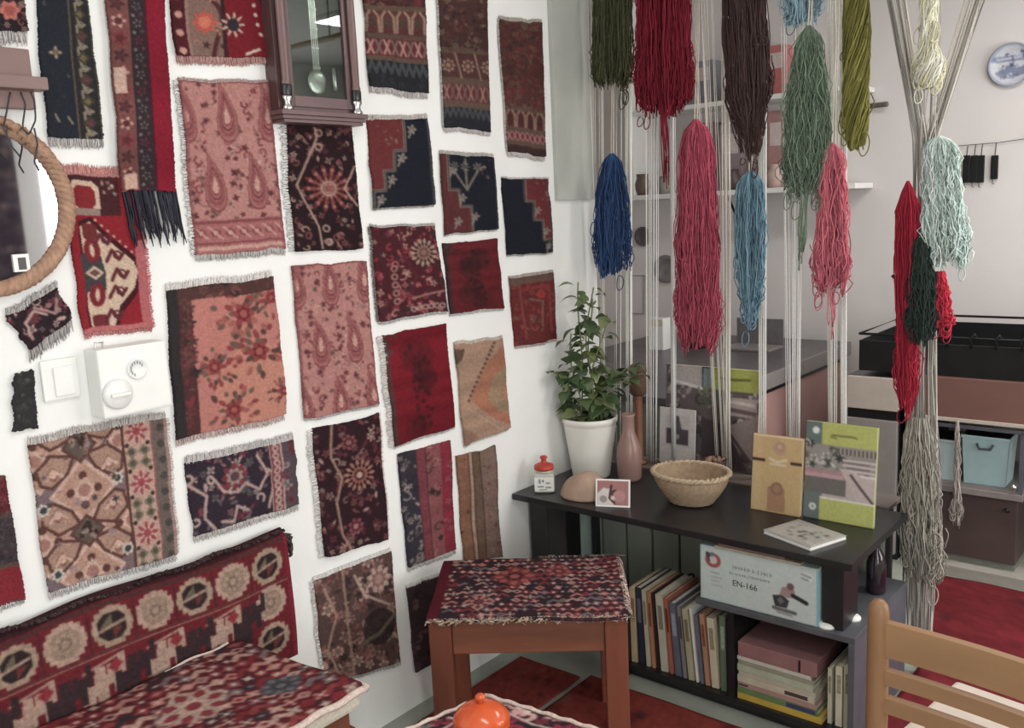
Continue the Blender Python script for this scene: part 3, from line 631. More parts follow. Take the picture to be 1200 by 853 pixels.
rug('tan and black scrolling floral sample hanging lowest behind the bench end', [(366, 680), (455, 645), (467, 775), (379, 800)], fl(base=(92, 66, 62), cols=((176, 138, 122), (150, 104, 96), (60, 44, 44), (128, 74, 70)), n=90, seed=36, r=(.03, .09), roses=[(.8, .2, .16, 9, [(186, 150, 134), (140, 96, 90), (170, 130, 118)])], vines=[([(.35, 0), (.36, 1)], .03, (160, 122, 106)), ([(.1, .1), (.22, .4), (.08, .7), (.2, 1)], .03, (170, 132, 116)), ([(.5, .1), (.6, .3), (.9, .45)], .03, (190, 156, 140))], bord=lambda c: (c.disc(.75, .62, .22, (44, 36, 36), al=.75), c.line([(.5, .72), (.75, .68), (.98, .55)], .05, (104, 92, 76)))), top=(6, WHT), left=(5, (206, 200, 196)), bot=(6, GYF), seed=16)
rug('maroon sample ending in plain black with grey bottom edge, beside the clock', [(420, -60), (492, -60), (500, 110), (431, 102)], lambda w, h: p_bands(w, h, 37, [(0, .42, (74, 40, 42), 'flor', ((140, 52, 56), (120, 92, 80), (88, 58, 54))), (.42, .62, (92, 46, 46), 'cup', ((150, 122, 100), (74, 60, 52))), (.62, .78, (104, 38, 46), 'x', ((176, 132, 122), (120, 100, 92))), (.78, 1.02, (40, 40, 46), 'zig', ((72, 76, 78),))]), bot=(9, (204, 194, 192)), seed=17)
rug('navy sample with stepped red corner under the maroon one', [(429, 141), (500, 139), (506, 240), (436, 244)], lambda w, h: p_step(w, h, 38, 0, 0), top=(7, (190, 182, 176)), bot=(3, GYF), seed=18)
rug('crimson floral sample with pale round flower at its upper corner', [(433, 267), (508, 264), (522, 364), (442, 377)], fl(base=(78, 30, 38), cols=((146, 48, 58), (168, 116, 104), (60, 40, 44), (170, 84, 86)), n=80, seed=39, roses=[(.75, .3, .22, 14, [(170, 140, 118), (70, 46, 46), (150, 112, 96), (112, 60, 58), (130, 104, 90)])], vines=[([(.4, 0), (.42, .3), (.6, .55), (.5, .75)], .04, (96, 34, 44)), ([(.5, .8), (1, .75)], .03, (160, 110, 100))], bord=lambda c: ([c.ring(.5+.085*i, .92, .035, .025, (176, 130, 120)) for i in range(6)], [c.ring(.28, .45+.09*i, .04, .025, (170, 116, 110)) for i in range(5)])), top=(4, GYF), bot=(5, LG), left=(4, (120, 110, 108)), seed=19)
rug('almost plain crimson sample with a dark smudge down its middle', [(447, 393), (520, 379), (531, 500), (461, 521)], p_crimson, bot=(4, LG), left=(9, (204, 196, 192)), seed=20)
rug('sample with a navy flowered band beside pink stripes', [(465, 532), (525, 516), (532, 643), (476, 664)], lambda w, h: p_stripes(w, h, 40, [(.34, (52, 48, 58), ((150, 130, 124), (110, 96, 98), (168, 150, 142)), 30), (.17, (128, 56, 66), (), 0), (.27, (140, 74, 76), ((170, 110, 104), (92, 44, 52), (60, 40, 44)), 16), (.22, (142, 40, 56), ((170, 80, 88),), 8)]), bot=(8, (200, 194, 190)), seed=21)
rug('dark sample whose lower part is hidden behind the stool', [(476, 688), (528, 668), (532, 765), (485, 786)], fl(base=(66, 48, 52), cols=((128, 96, 92), (96, 52, 56), (46, 36, 40)), n=40, seed=41, r=(.04, .09)), top=(6, WHT), seed=22)
rug('long dark red sample with rosette band and plain black end', [(508, -60), (567, -60), (573, 154), (519, 149)], lambda w, h: p_bands(w, h, 42, [(0, .56, (76, 48, 46), 'flor', ((104, 62, 56), (124, 96, 80), (92, 40, 42), (58, 40, 40))), (.56, .73, (84, 50, 48), 'rose', ((142, 114, 96), (96, 48, 48))), (.73, .86, (98, 40, 44), 'x', ((146, 112, 100), (110, 84, 78))), (.86, 1.02, (40, 40, 48), 'zig', ((70, 70, 74),))]), bot=(7, (206, 198, 194)), left=(3, (190, 184, 180)), seed=23)
rug('near black sample with a small pale tree and stepped corner', [(514, 180), (577, 184), (582, 269), (520, 274)], lambda w, h: p_step(w, h, 43, 0, 1), top=(6, (186, 180, 172)), bot=(3, LG), seed=24)
rug('small plain dark red square with black edges', [(519, 284), (580, 280), (588, 360), (526, 368)], lambda w, h: p_crimson(w, h, 44, (104, 30, 36), (62, 28, 32), (46, 44, 48)), bot=(4, LG), seed=25)
rug('tan and orange kilim sample with a stepped diamond', [(531, 404), (588, 396), (595, 501), (542, 521)], p_kilim, top=(5, (200, 186, 172)), bot=(4, (204, 194, 184)), seed=26)
rug('brown vertically striped sample, lowest beside the black stand', [(534, 533), (578, 522), (586, 652), (542, 660)], lambda w, h: p_stripes(w, h, 45, [(.28, (138, 92, 70), ((120, 74, 58),), 6), (.1, (170, 140, 116), (), 0), (.2, (112, 84, 68), (), 0), (.42, (128, 100, 88), ((160, 92, 84), (100, 82, 74), (148, 124, 108)), 20)]), seed=27)
rug('dark red fringed sample with cup border, farthest along the upper row', [(583, 22), (633, 28), (638, 184), (593, 178)], lambda w, h: p_bands(w, h, 46, [(0, .66, (88, 48, 46), 'flor', ((116, 54, 52), (110, 84, 66), (124, 44, 48), (70, 46, 44))), (.66, .82, (96, 40, 44), 'cup', ((154, 128, 108), (74, 48, 46))), (.82, .92, (104, 38, 44), 'x', ((160, 116, 110),)), (.92, 1.02, (66, 44, 44), None, None)]), top=(6, (178, 168, 160)), bot=(8, (200, 194, 190)), left=(3, (188, 182, 178)), seed=28)
rug('navy sample with stepped red upper corner, farthest along the middle row', [(587, 209), (641, 210), (646, 295), (593, 299)], lambda w, h: p_step(w, h, 47, 1, 2), top=(3, LG), bot=(3, GYF), seed=29)
rug('small red square sample with angular border beside the plant', [(595, 326), (646, 318), (651, 397), (602, 406)], lambda w, h: p_floral(w, h, base=(112, 40, 42), cols=((150, 60, 56), (86, 44, 42), (112, 84, 72)), n=34, seed=48, r=(.03, .07), roses=[(.68, .3, .1, 6, [(176, 52, 50), (150, 44, 46)])], bord=lambda c: (c.rect(0, 0, 1, .12, (104, 78, 68)), c.line([(.2, .2), (.85, .18), (.88, .85)], .05, (150, 52, 52)), c.line([(.2, .2), (.26, .9)], .05, (138, 64, 58)), c.line([(.42, .35), (.7, .4), (.66, .75)], .04, (128, 92, 80)))), top=(5, (176, 160, 152)), bot=(5, (190, 170, 166)), seed=30)
# ------------------------------------------------------------------ pendulum clock
ck = root('wall_clock', (0, 1.567, 1.80), 0, 'dark mahogany pendulum wall clock with glazed door and turned columns', 'clock')
M_CLIN = mat('clock_inside_paint', (64, 70, 68), rough=.5, var=.15, scale=5)
def wb(name, m, par, *b, bev=0.0, **k): return MB().box(*b, bev).build(name, m, par, world=True, **k)
ZT = 2.52
wb('back_panel', M_CLIN, ck, .001, .014, 1.445, 1.69, 1.83, ZT)
wb('side_panel', M_DARKWOOD, ck, .001, .085, 1.432, 1.447, 1.83, ZT, bev=.002)
wb('side_panel', M_DARKWOOD, ck, .001, .085, 1.688, 1.703, 1.83, ZT, bev=.002)
dr = wb('door_frame', M_DARKWOOD, ck, .082, .098, 1.447, 1.480, 1.845, ZT, bev=.003)
wb('door_stile', M_DARKWOOD, dr, .082, .098, 1.655, 1.688, 1.845, ZT, bev=.003)
wb('door_rail', mat('mauve_mahogany', (112, 84, 86), rough=.35, var=.12, scale=9), dr, .082, .097, 1.480, 1.655, 1.845, 1.872, bev=.002)
wb('door_rail', M_DARKWOOD, dr, .082, .097, 1.480, 1.655, ZT-.03, ZT)
wb('glass_pane', glass_mat('clock_glass', (226, 232, 228), .90), dr, .086, .089, 1.480, 1.655, 1.872, ZT-.03)
for y in (1.452, 1.684):
    c0 = MB().lathe([(.012, 1.895), (.015, 1.90), (.012, 1.91), (.0135, 2.0), (.013, 2.2), (.0125, 2.40), (.015, 2.41), (.015, 2.44)], 14, quadmat((.108, y, 0), (1, 0, 0), (0, 1, 0), (0, 0, 1))).build('column', mat('mauve_column', (118, 88, 88), rough=.3, var=.12, scale=8, stretch=(1, 1, .2)), ck, world=True, smooth=True)
    MB().lathe([(.013, 1.868), (.0155, 1.872), (.0155, 1.895), (.012, 1.898)], 14, quadmat((.108, y, 0), (1, 0, 0), (0, 1, 0), (0, 0, 1))).build('collar', M_BLACK, c0, world=True, smooth=True)
    MB().lathe([(.016, 1.834), (.016, 1.84), (.010, 1.846), (.010, 1.855), (.0155, 1.862), (.0155, 1.868)], 16, quadmat((.108, y, 0), (1, 0, 0), (0, 1, 0), (0, 0, 1))).build('cap', M_STEEL, c0, world=True, smooth=True)
bm_ = MB()
for b in ((.001, .128, 1.425, 1.712, 1.822, 1.834), (.001, .118, 1.430, 1.707, 1.812, 1.822), (.001, .110, 1.436, 1.700, 1.803, 1.812)): bm_.box(*b, .003)
bm_.box(.001, .082, 1.447, 1.688, 1.834, 1.846)
bm_.build('base_moulding', mat('mauve_mahogany'), ck, world=True)
bm_ = MB()
for b in ((.001, .12, 1.43, 1.706, ZT, ZT+.02), (.001, .10, 1.45, 1.686, ZT+.02, ZT+.05)): bm_.box(*b, .003)
bm_.build('crown', M_DARKWOOD, ck, world=True)
Rx = quadmat((0, 0, 0), (0, 1, 0), (0, 0, 1), (1, 0, 0))
def disc_x(x, y, z, prof, seg=24): return lathegeo(prof, seg)[0] @ np.array([[0, 1, 0], [0, 0, 1], [1, 0, 0]]) + [x, y, z], lathegeo(prof, seg)[1]
pb = onx(369, 95, .05); pen = MB(); V, F = disc_x(.045, pb[1], pb[2], [(0, 0), (.030, .001), (.033, .004), (.030, .007), (.02, .009), (0, .0095)]); pen.add(V, F)
pen = pen.build('pendulum', M_STEEL, ck, world=True, smooth=True)
rd = MB()
for dy in (-.009, -.003, .003, .009): rd.tube([(.05, pb[1]+dy, pb[2]+.03), (.05, pb[1]+dy, 2.38)], .0018, 6)
for z in (.035, .085, .135, .185): rd.box(.046, .054, pb[1]-.013, pb[1]+.013, pb[2]+z, pb[2]+z+.004)
rd.build('pendulum_rod', M_STEEL, pen, world=True)
wt = MB().lathe([(0, 0), (.009, .002), (.009, .06), (0, .062)], 14, quadmat((.05, pb[1]+.06, pb[2]-.02), (1, 0, 0), (0, 1, 0), (0, 0, 1)))
wt.build('weight', M_STEEL, ck, world=True, smooth=True)
V, F = disc_x(.016, 1.567, 2.42, [(0, 0), (.075, 0), (.075, .006), (0, .006)]); MB_ = MB(); MB_.add(V, F); MB_.build('dial', M_WHITEPL, ck, world=True)

ck.scale = (.52, 1, 1); ck.location.y += float((onx(329, 138, .064)[1]+onx(433, 141, .064)[1])/2-1.5685); ck.location.z += float(onx(380, 145, .06)[2]-1.803)
# ------------------------------------------------------------------ round mirror with rope frame
mc = np.array([0, .736, 1.615]); MR = .166
mr = root('round_mirror', (0, mc[1], mc[2]-MR-.02), 0, 'round mirror in a plaited rope frame on the white wall', 'mirror')
m_ = bpy.data.materials.new('mirror_glass'); m_.use_nodes = True; b_ = m_.node_tree.nodes['Principled BSDF']; b_.inputs['Metallic'].default_value = 1; b_.inputs['Roughness'].default_value = .03; b_.inputs['Base Color'].default_value = (.72, .72, .76, 1)
V, F = disc_x(.006, mc[1], mc[2], [(0, .012), (MR, .012), (MR, .0), (0, 0)], 48); MB_ = MB(); MB_.add(V, F); MB_.build('glass', m_, mr, world=True)
M_ROPE = mat('straw_rope', (176, 134, 108), rough=.85, var=.22, scale=60, bump=.5, bscale=160)
MB_ = MB(); a = np.linspace(0, 2*pi, 180, endpoint=False)
for s in range(3):
    ph = 2*pi*s/3+a*26; rr = MR+.004+.0085*np.cos(ph); xx = .021+.0085*np.sin(ph)
    MB_.tube(np.c_[xx, mc[1]+rr*np.cos(a), mc[2]+rr*np.sin(a)], .0095, 7, closed=True)
MB_.build('rope_frame', M_ROPE, mr, world=True, smooth=True)
# card tucked into the mirror
p = onx(26, 308, .024); q = onx(40, 308, .024)
cd = root('photo_card', (.024, p[1], p[2]-.02), 0, 'small white photo card tucked into the rope framed mirror', 'card')
MB().box(.0205, .0215, p[1]-.016, p[1]+.016, p[2]-.018, p[2]+.018).build('card_sheet', M_WHITEPL, cd, world=True)
MB().box(.0215, .0220, p[1]-.007, p[1]+.009, p[2]-.014, p[2]+.011, .002).build('portrait_print', mat('print_grey', (92, 88, 90), rough=.6), cd, world=True)
# wooden peg rack
a0, a1 = onx(33, 58, .03), onx(33, 128, .03); e0, e1 = onx(58, 92, .06), onx(58, 107, .06)
pk = root('peg_rack', (0, .62, a1[2]), 0, 'mauve brown wooden rack with a projecting ledge above the mirror', 'rack')
MB().box(.0125, .034, .35, a0[1], a1[2], a0[2], .003).build('backboard', M_MAUVEWOOD, pk, world=True)
MB().box(.034, .075, .35, e0[1]-.01, e1[2], e0[2], .003).build('ledge', M_MAUVEWOOD, pk, world=True)
M_WIRE = mat('dark_wire', (66, 66, 70), rough=.4, var=.1, metal=.6)
for k, (pts, lab) in enumerate(([[(24, 108), (30, 122), (26, 150), (34, 158), (42, 140), (40, 116), (36, 108)], 'dark wire loop keyring hanging under the wooden rack ledge'], [[(12, 108), (8, 130), (4, 150), (14, 172), (24, 184)], 'bent dark wire hook hanging in front of the mirror'], [[(40, 150), (44, 170), (40, 190), (46, 200)], 'thin wire tail below the keyring beside the mirror'])):
    P = np.array([onx(x, y, .055) for x, y in pts]); t = np.linspace(0, len(P)-1, 24); Q = np.stack([np.interp(t, np.arange(len(P)), P[:, i]) for i in range(3)], -1)
    o = MB().tube(Q, .0018, 5).build('wire_hook', M_WIRE, None, smooth=True); tag(o, lab, 'hook')
# light switch and timer socket
s0, s1 = onx(47, 424, .012), onx(96, 462, .012)
sw = root('light_switch', (0, (s0[1]+s1[1])/2, s1[2]), 0, 'square white light switch beside the timer box', 'switch')
MB().box(.0005, .010, s0[1], s1[1], s1[2]-.004, s0[2], .003).build('plate', M_WHITEPL, sw, world=True)
r0_, r1_ = onx(62, 431, .014), onx(89, 461, .014)
MB().box(.010, .015, r0_[1], r1_[1], r1_[2], r0_[2], .002).build('rocker', M_WHITEPL, sw, world=True)
TD = .062; t0, t1_, t2_, t3_ = onx(114, 408, TD), onx(197, 400, TD), onx(201, 480, TD), onx(121, 488, TD)
ty0, ty1 = (t0[1]+t3_[1])/2, (t1_[1]+t2_[1])/2; tz1, tz0 = (t0[2]+t1_[2])/2, (t2_[2]+t3_[2])/2
tb = root('timer_socket', (0, (ty0+ty1)/2, tz0), 0, 'protruding white electric timer box with round dial knob', 'timer')
MB().box(.0005, TD, ty0, ty1, tz0, tz1, .006).build('housing', M_WHITEPL, tb, world=True)
kd = onx(140, 462, TD+.01); V, F = disc_x(TD-.002, kd[1], kd[2], [(0, 0), (.034, 0), (.034, .008), (.030, .014), (.0, .016)], 28); MB_ = MB(); MB_.add(V, F); kn = MB_.build('dial_knob', M_WHITEPL, tb, world=True, smooth=True)
MB().box(TD+.012, TD+.022, kd[1]-.022, kd[1]+.022, kd[2]-.004, kd[2]+.004, .002, ).build('grip', M_WHITEPL, kn, world=True)
kd = onx(160, 432, TD); V, F = disc_x(TD-.004, kd[1], kd[2], [(.020, 0), (.023, 0), (.023, .010), (.020, .010), (.018, .006), (.0, .006)], 24); MB_ = MB(); MB_.add(V, F); so = MB_.build('indicator_ring', M_WHITEPL, tb, world=True, smooth=True)
MB_ = MB()
for i in range(9):
    a = pi*.15+pi*1.2*i/8; MB_.box(TD+.0000, TD+.003, kd[1]+.014*math.cos(a)-.0012, kd[1]+.014*math.cos(a)+.0012, kd[2]+.014*math.sin(a)-.003, kd[2]+.014*math.sin(a)+.003)
MB_.build('scale_marks', M_GREYPL, so, world=True)
pp = onx(110, 404, .03); MB().tube([(.03, ty0+.012, tz1-.002), (.034, ty0+.012, tz1+.012), (.034, ty0+.03, tz1+.012), (.03, ty0+.03, tz1-.002)], .003, 6).build('hanging_eye', M_WHITEPL, tb, world=True, smooth=True)

# ------------------------------------------------------------------ bench with rugs
BY0, BY1, BZ, BT = .25, 1.357, .395, .745
bn = root('bench', (.2, .8, 0), 0, 'low wooden bench upholstered in red carpet with carpet covered back', 'bench')
SEZ, SX1, SY1 = .52, .515, 1.205
wb('frame', M_ORWOODH, bn, .075, .49, BY0, SY1-.03, .42, .47, bev=.004)
for x0, y0 in ((.455, SY1-.065), (.08, SY1-.065), (.455, BY0+.02), (.08, BY0+.02)): wb('leg', M_ORWOOD, bn, x0, x0+.042, y0, y0+.045, 0, .422, bev=.004)
wb('seat_cushion', M_CREAM, bn, .072, .508, BY0, SY1-.008, .468, SEZ-.014, bev=.012)
wb('back_cushion', M_CREAM, bn, .0165, .032, BY0, BY1-.012, .33, BT-.02, bev=.006)
nx, ny = 330, 108; A = p_benchback(nx, ny); u, v = np.meshgrid(np.linspace(0, 1, nx), np.linspace(0, 1, ny))
gy = BY0+(BY1-BY0)*u; gz = BT+.006*np.sin(u*14)*(1-v)-(BT-BZ+.0)*v; gx = .052+.008*np.sin(pi*v)+.003*np.sin(u*22+v*5)-.022*np.clip(.06-v, 0, 1)/.06
bk = grid_sheet('backrest', gx, gy, gz, A, (-1, 0, 0), .006, bn, label='red carpet back with octagon border')
g = np.random.default_rng(8); n = 560; t = g.random(n); S3 = np.zeros((n, 4, 3))
for q in range(4):
    S3[:, q, 0] = .048-.006*q+g.normal(0, .002, n); S3[:, q, 1] = BY0+(BY1-BY0)*t+g.normal(0, .003, n)*q; S3[:, q, 2] = BT-.004+.006*q+.004*np.sin(t*40)-.0035*q*q*.6
strands('fringe', S3, .0022, np.array((62, 44, 46))*g.uniform(.6, 1.3, (n, 1)), bk)
n = 60; t = g.random(n); S3 = np.zeros((n, 5, 3))
for q in range(5): S3[:, q, 0] = .03+.02*g.random(n); S3[:, q, 1] = BY1-.004+.022*math.sin(q*.5)+g.normal(0, .002, n); S3[:, q, 2] = BT-.01-.018*q*t
strands('corner_fringe', S3, .0022, np.array((66, 60, 62))*g.uniform(.6, 1.3, (n, 1)), bk)
nx, ny = 230, 118
A = p_field(nx, ny, 51, nx=26, base=(92, 32, 40), cols=((150, 56, 60), (190, 146, 130), (50, 46, 54), (120, 104, 106), (134, 40, 48), (186, 120, 110)), meds=[(.72, .45, .075, (176, 146, 132), (140, 52, 58), (196, 160, 144)), (.9, .62, .05, (70, 72, 80), (110, 100, 104), (60, 60, 66)), (.47, .5, .07, (88, 88, 96), (150, 110, 104), (70, 60, 66)), (.2, .5, .07, (176, 146, 132), (140, 52, 58), (196, 160, 144))])
u, v = np.meshgrid(np.linspace(0, 1, nx), np.linspace(0, 1, ny))
grid_sheet('seat', .072+(SX1-.072)*v, BY0+(SY1-BY0)*u-.03*(1-v)*u, SEZ+.004*np.sin(u*17+v*3)+.003*np.sin(v*9)-.006*(v > .98), A, (0, 0, -1), .008, bn, label='red flowered carpet seat cover')
ed = MB(); pts = [(SX1+.003, y, SEZ-.006+.003*math.sin(y*60)) for y in np.linspace(BY0, SY1, 60)]; ed.tube(pts, .0085, 6)
ed.tube([(x, SY1+.003, SEZ-.006) for x in np.linspace(.47, SX1+.004, 6)], .008, 6)
ed.tube([(.076, y, SEZ+.004+.003*math.sin(y*50)) for y in np.linspace(.97, 1.14, 14)], .0032, 6)
ed.build('edge_cord', mat('pinkish_cotton_cord', (214, 190, 178), rough=.95, var=.16, scale=160, bump=.5, bscale=260), bn, world=True, smooth=True)

# ------------------------------------------------------------------ stool
SZ = .46; st = root('stool', (.405, 1.930, 0), math.radians(37), 'square reddish wooden stool with a folded carpet on its seat', 'stool')
hw, hd = .272, .198
for sx in (-1, 1):
    for sy in (-1, 1):
        x, y = sx*(hw-.031), sy*(hd-.028); box('leg', M_ORWOOD, st, x-.031, x+.031, y-.028, y+.028, 0, SZ-.012, .004)
for sy in (-1, 1): box('apron', M_ORWOODH, st, -hw+.063, hw-.063, sy*(hd-.02)-.014, sy*(hd-.02)+.014, SZ-.105, SZ-.014, .004)
for sx in (-1, 1): box('apron', M_ORWOOD, st, sx*(hw-.02)-.014, sx*(hw-.02)+.014, -hd+.057, hd-.057, SZ-.105, SZ-.014, .004)
box('seat_board', M_ORWOODH, st, -hw, hw, -hd, hd, SZ-.013, SZ-.001, .004)
nx, ny = 215, 150; A = p_field(nx, ny, 52, nx=21, base=(54, 34, 42), cols=((132, 52, 58), (176, 130, 118), (44, 38, 50), (108, 96, 102), (128, 44, 50), (176, 104, 98)), meds=[(.42, .34, .11, (128, 48, 52), (166, 84, 78), (70, 34, 40)), (.66, .26, .07, (122, 48, 52), (160, 88, 82), (80, 36, 42)), (.25, .78, .07, (170, 128, 116), (120, 50, 56), (90, 40, 46))], left=(.06, (92, 22, 34)), dens=.9)
A[:, :] *= (1+.0*A); u, v = np.meshgrid(np.linspace(0, 1, nx), np.linspace(0, 1, ny))
c, s = math.cos(math.radians(37)), math.sin(math.radians(37)); lx = (u-.5)*2*(hw+.004); ly = (.5-v)*2*(hd+.008)+.006*np.sin(u*6)
lz = SZ+.009+.004*np.sin(u*12+1)*np.sin(v*7)-.006*(v > .985)+.010*np.clip(u-.9, 0, 1)*10*np.clip(.3-v, 0, 1)
cov = grid_sheet('carpet_cover', .405+c*lx-s*ly, 1.930+s*lx+c*ly, lz, A, (0, 0, -1), .009, st, label='maroon patterned carpet square with frayed edge')
g = np.random.default_rng(9)
def loc2w(P, cx=.405, cy=1.930, an=37):
    a = math.radians(an); Q = P.copy(); Q[..., 0] = cx+math.cos(a)*P[..., 0]-math.sin(a)*P[..., 1]; Q[..., 1] = cy+math.sin(a)*P[..., 0]+math.cos(a)*P[..., 1]; return Q
n = 170; S3 = np.zeros((n, 4, 3)); t = g.uniform(-1, 1, n); fl_ = .3+.7*g.random(n)**2
for q in range(4): S3[:, q, 0] = t*(hw+.003)+g.normal(0, .004, n)*q; S3[:, q, 1] = -hd-.005-.0016*q; S3[:, q, 2] = SZ+.005-.0022*q*q*fl_+g.normal(0, .0012, n)
strands('front_fringe', loc2w(S3), .0024, np.array((170, 144, 126))*g.uniform(.6, 1.1, (n, 1)), cov)
n = 130; S3 = np.zeros((n, 4, 3)); t = g.uniform(-1, 1, n)
for q in range(4): S3[:, q, 0] = hw-.002+.006*q; S3[:, q, 1] = t*hd+g.normal(0, .004, n)*q; S3[:, q, 2] = SZ+.01-.002*q*q+g.normal(0, .002, n)
strands('side_fringe', loc2w(S3), .0022, np.array((190, 160, 150))*g.uniform(.4, 1.15, (n, 1)), cov)
n = 110; S3 = np.zeros((n, 4, 3)); t = g.uniform(.1, 1, n)
for q in range(4): S3[:, q, 0] = t*hw+g.normal(0, .004, n)*q; S3[:, q, 1] = hd+.002+.006*q; S3[:, q, 2] = SZ+.012+.003*q-.002*q*q+g.normal(0, .002, n)
strands('back_fringe', loc2w(S3), .0022, np.array((110, 96, 88))*g.uniform(.5, 1.3, (n, 1)), cov)

# ------------------------------------------------------------------ small table in front, its cover and the orange bowl
TZ = .5; ap = onz(570, 813, TZ); d1 = onz(475, 854, TZ)-ap; d2 = onz(700, 853, TZ)-ap; d1 /= np.linalg.norm(d1); d2 /= np.linalg.norm(d2)
ctr = ap+.27*d1+.28*d2; an = math.atan2(d2[1], d2[0])-.10
tb2 = root('side_table', (ctr[0], ctr[1], 0), an, 'low wooden side table under a dark flowered carpet', 'table')
box('top_board', M_ORWOODH, tb2, -.21, .21, -.20, .20, TZ-.035, TZ-.012, .004)
for sx in (-1, 1):
    for sy in (-1, 1): box('leg', M_ORWOOD, tb2, sx*.18-.022, sx*.18+.022, sy*.17-.022, sy*.17+.022, 0, TZ-.034, .004)
cv = root('table_carpet', (ctr[0], ctr[1], TZ-.012), 0, 'black and pink flowered carpet square with pale corded edge under orange bowl', 'rug')
nx = ny = 150; A = p_floral(nx, ny, base=(54, 36, 42), cols=((196, 150, 144), (150, 40, 62), (120, 108, 112), (206, 184, 172), (70, 44, 50)), n=150, seed=53, r=(.02, .05), roses=[(.12, .12, .07, 8, [(206, 176, 164), (110, 60, 66), (196, 160, 150)]), (.5, .08, .06, 8, [(196, 180, 170), (70, 50, 58), (180, 130, 126)])], vines=[([(.0, .06), (.3, .1), (.6, .05), (1, .1)], .012, (206, 184, 172)), ([(.06, 0), (.1, .3), (.05, .6), (.1, 1)], .012, (206, 184, 172))])
u, v = np.meshgrid(np.linspace(0, 1, nx), np.linspace(0, 1, ny)); Pp = ap[None, None]+u[..., None]*d2*.56+v[..., None]*d1*.54
grid_sheet('pile', Pp[..., 0], Pp[..., 1], TZ-.002+.003*np.sin(u*11)*np.sin(v*9)-.01*((u < .02) | (v < .02)), A, (0, 0, -1), .007, cv)
ec = MB(); ec.tube([ap+d2*k*.56+np.array([0, 0, -.004+.002*math.sin(k*70)]) for k in np.linspace(0, 1, 40)], .005, 6); ec.tube([ap+d1*k*.54+np.array([0, 0, -.004+.002*math.sin(k*70)]) for k in np.linspace(0, 1, 40)], .005, 6)
ec.build('edge_cord', mat('pinkish_cotton_cord'), cv, world=True, smooth=True)
ob = onz(566, 872, TZ); bw = root('sugar_bowl', (ob[0], ob[1], TZ+.001), 0, 'glossy orange lidded bowl standing on the flowered table carpet', 'bowl')
M_ORANGE = mat('orange_glaze', (226, 84, 34), rough=.18, var=.06, scale=12, spec=.6)
MB().lathe([(0, .002), (.030, .002), (.034, .006), (.050, .022), (.057, .040), (.056, .050), (.053, .054)], 32).build('body', M_ORANGE, bw, smooth=True)
ld = MB().lathe([(.056, .052), (.058, .055), (.053, .066), (.040, .078), (.022, .086), (.008, .089), (.0, .0895)], 32).build('lid', M_ORANGE, bw, smooth=True)
MB().lathe([(.006, .086), (.005, .094), (.010, .099), (.011, .104), (.006, .108), (0, .109)], 18).build('knob', M_ORANGE, ld, smooth=True)

# ------------------------------------------------------------------ chair
a0 = onz(1030, 704, .79); a1 = onz(1200, 778, .76); a0b = onz(1040, 728, .76); ca = math.atan2((a1-a0b)[1], (a1-a0b)[0])
ch = root('dining_chair', (a0[0], a0[1], 0), ca, 'light beech chair with slatted back facing the bookshelf', 'chair')
def zat(y): return float(ony(1045, y, a0[1]-.003)[2])
CW = .40
for x in (0, CW):
    pst = MB().lathe([(.014, 0), (.019, .10), (.0205, .45), (.020, .70), (.0195, .765), (.017, .782), (.010, .791), (0, .793)], 16, quadmat((x, 0, 0), (1, 0, 0), (0, 1, 0), (0, 0, 1))).build('leg', M_CHAIRV, ch, smooth=True)
for yt, yb in ((730, 770), (786, 803), (818, 836)):
    rr = MB()
    n = 12; z1, z0 = zat(yt), zat(yb)
    V = []; F = []
    for i in range(n+1):
        x = .012+(CW-.024)*i/n; yy = .012*math.sin(pi*i/n); V += [(x, yy-.008, z0), (x, yy+.010, z0), (x, yy+.010, z1), (x, yy-.008, z1)]
        if i: o_ = (i-1)*4; F += [(o_+k, o_+(k+1) % 4, o_+4+(k+1) % 4, o_+4+k) for k in range(4)]
    rr.add(V, F+[(3, 2, 1, 0), (n*4, n*4+1, n*4+2, n*4+3)]); rr.build('back_slat', M_CHAIR, ch)
for x in (.01, CW-.01):
    MB().lathe([(.013, 0), (.019, .1), (.02, .43), (.016, .44)], 14, quadmat((x, .37, 0), (1, 0, 0), (0, 1, 0), (0, 0, 1))).build('leg', M_CHAIRV, ch, smooth=True)
box('seat', mat('pale_chair_seat', (208, 192, 178), rough=.6, var=.06, scale=14), ch, -.012, CW+.012, .015, .40, .438, .462, .008)
for y in (.0, .37): box('stretcher', M_CHAIR, ch, .015, CW-.015, y-.009, y+.009, .2, .225, .004)
for x in (.0, CW): box('stretcher', M_CHAIRV, ch, x-.009, x+.009, .015, .36, .16, .185, .004)
cu = root('seat_mat', (a0[0]+.2, a0[1]+.2, .462), ca, 'small brown patterned carpet mat on the seat of the beech chair', 'rug')
A = p_field(70, 50, 54, base=(112, 66, 60)); u, v = np.meshgrid(np.linspace(0, 1, 70), np.linspace(0, 1, 50)); l = np.zeros((50, 70, 3)); l[..., 0] = .03+.34*u; l[..., 1] = .17-.14*v
wv = loc2w(l, a0[0], a0[1], math.degrees(ca)); grid_sheet('pile', wv[..., 0], wv[..., 1], .476+.002*np.sin(u*9), A, (0, 0, -1), .0085, cu)
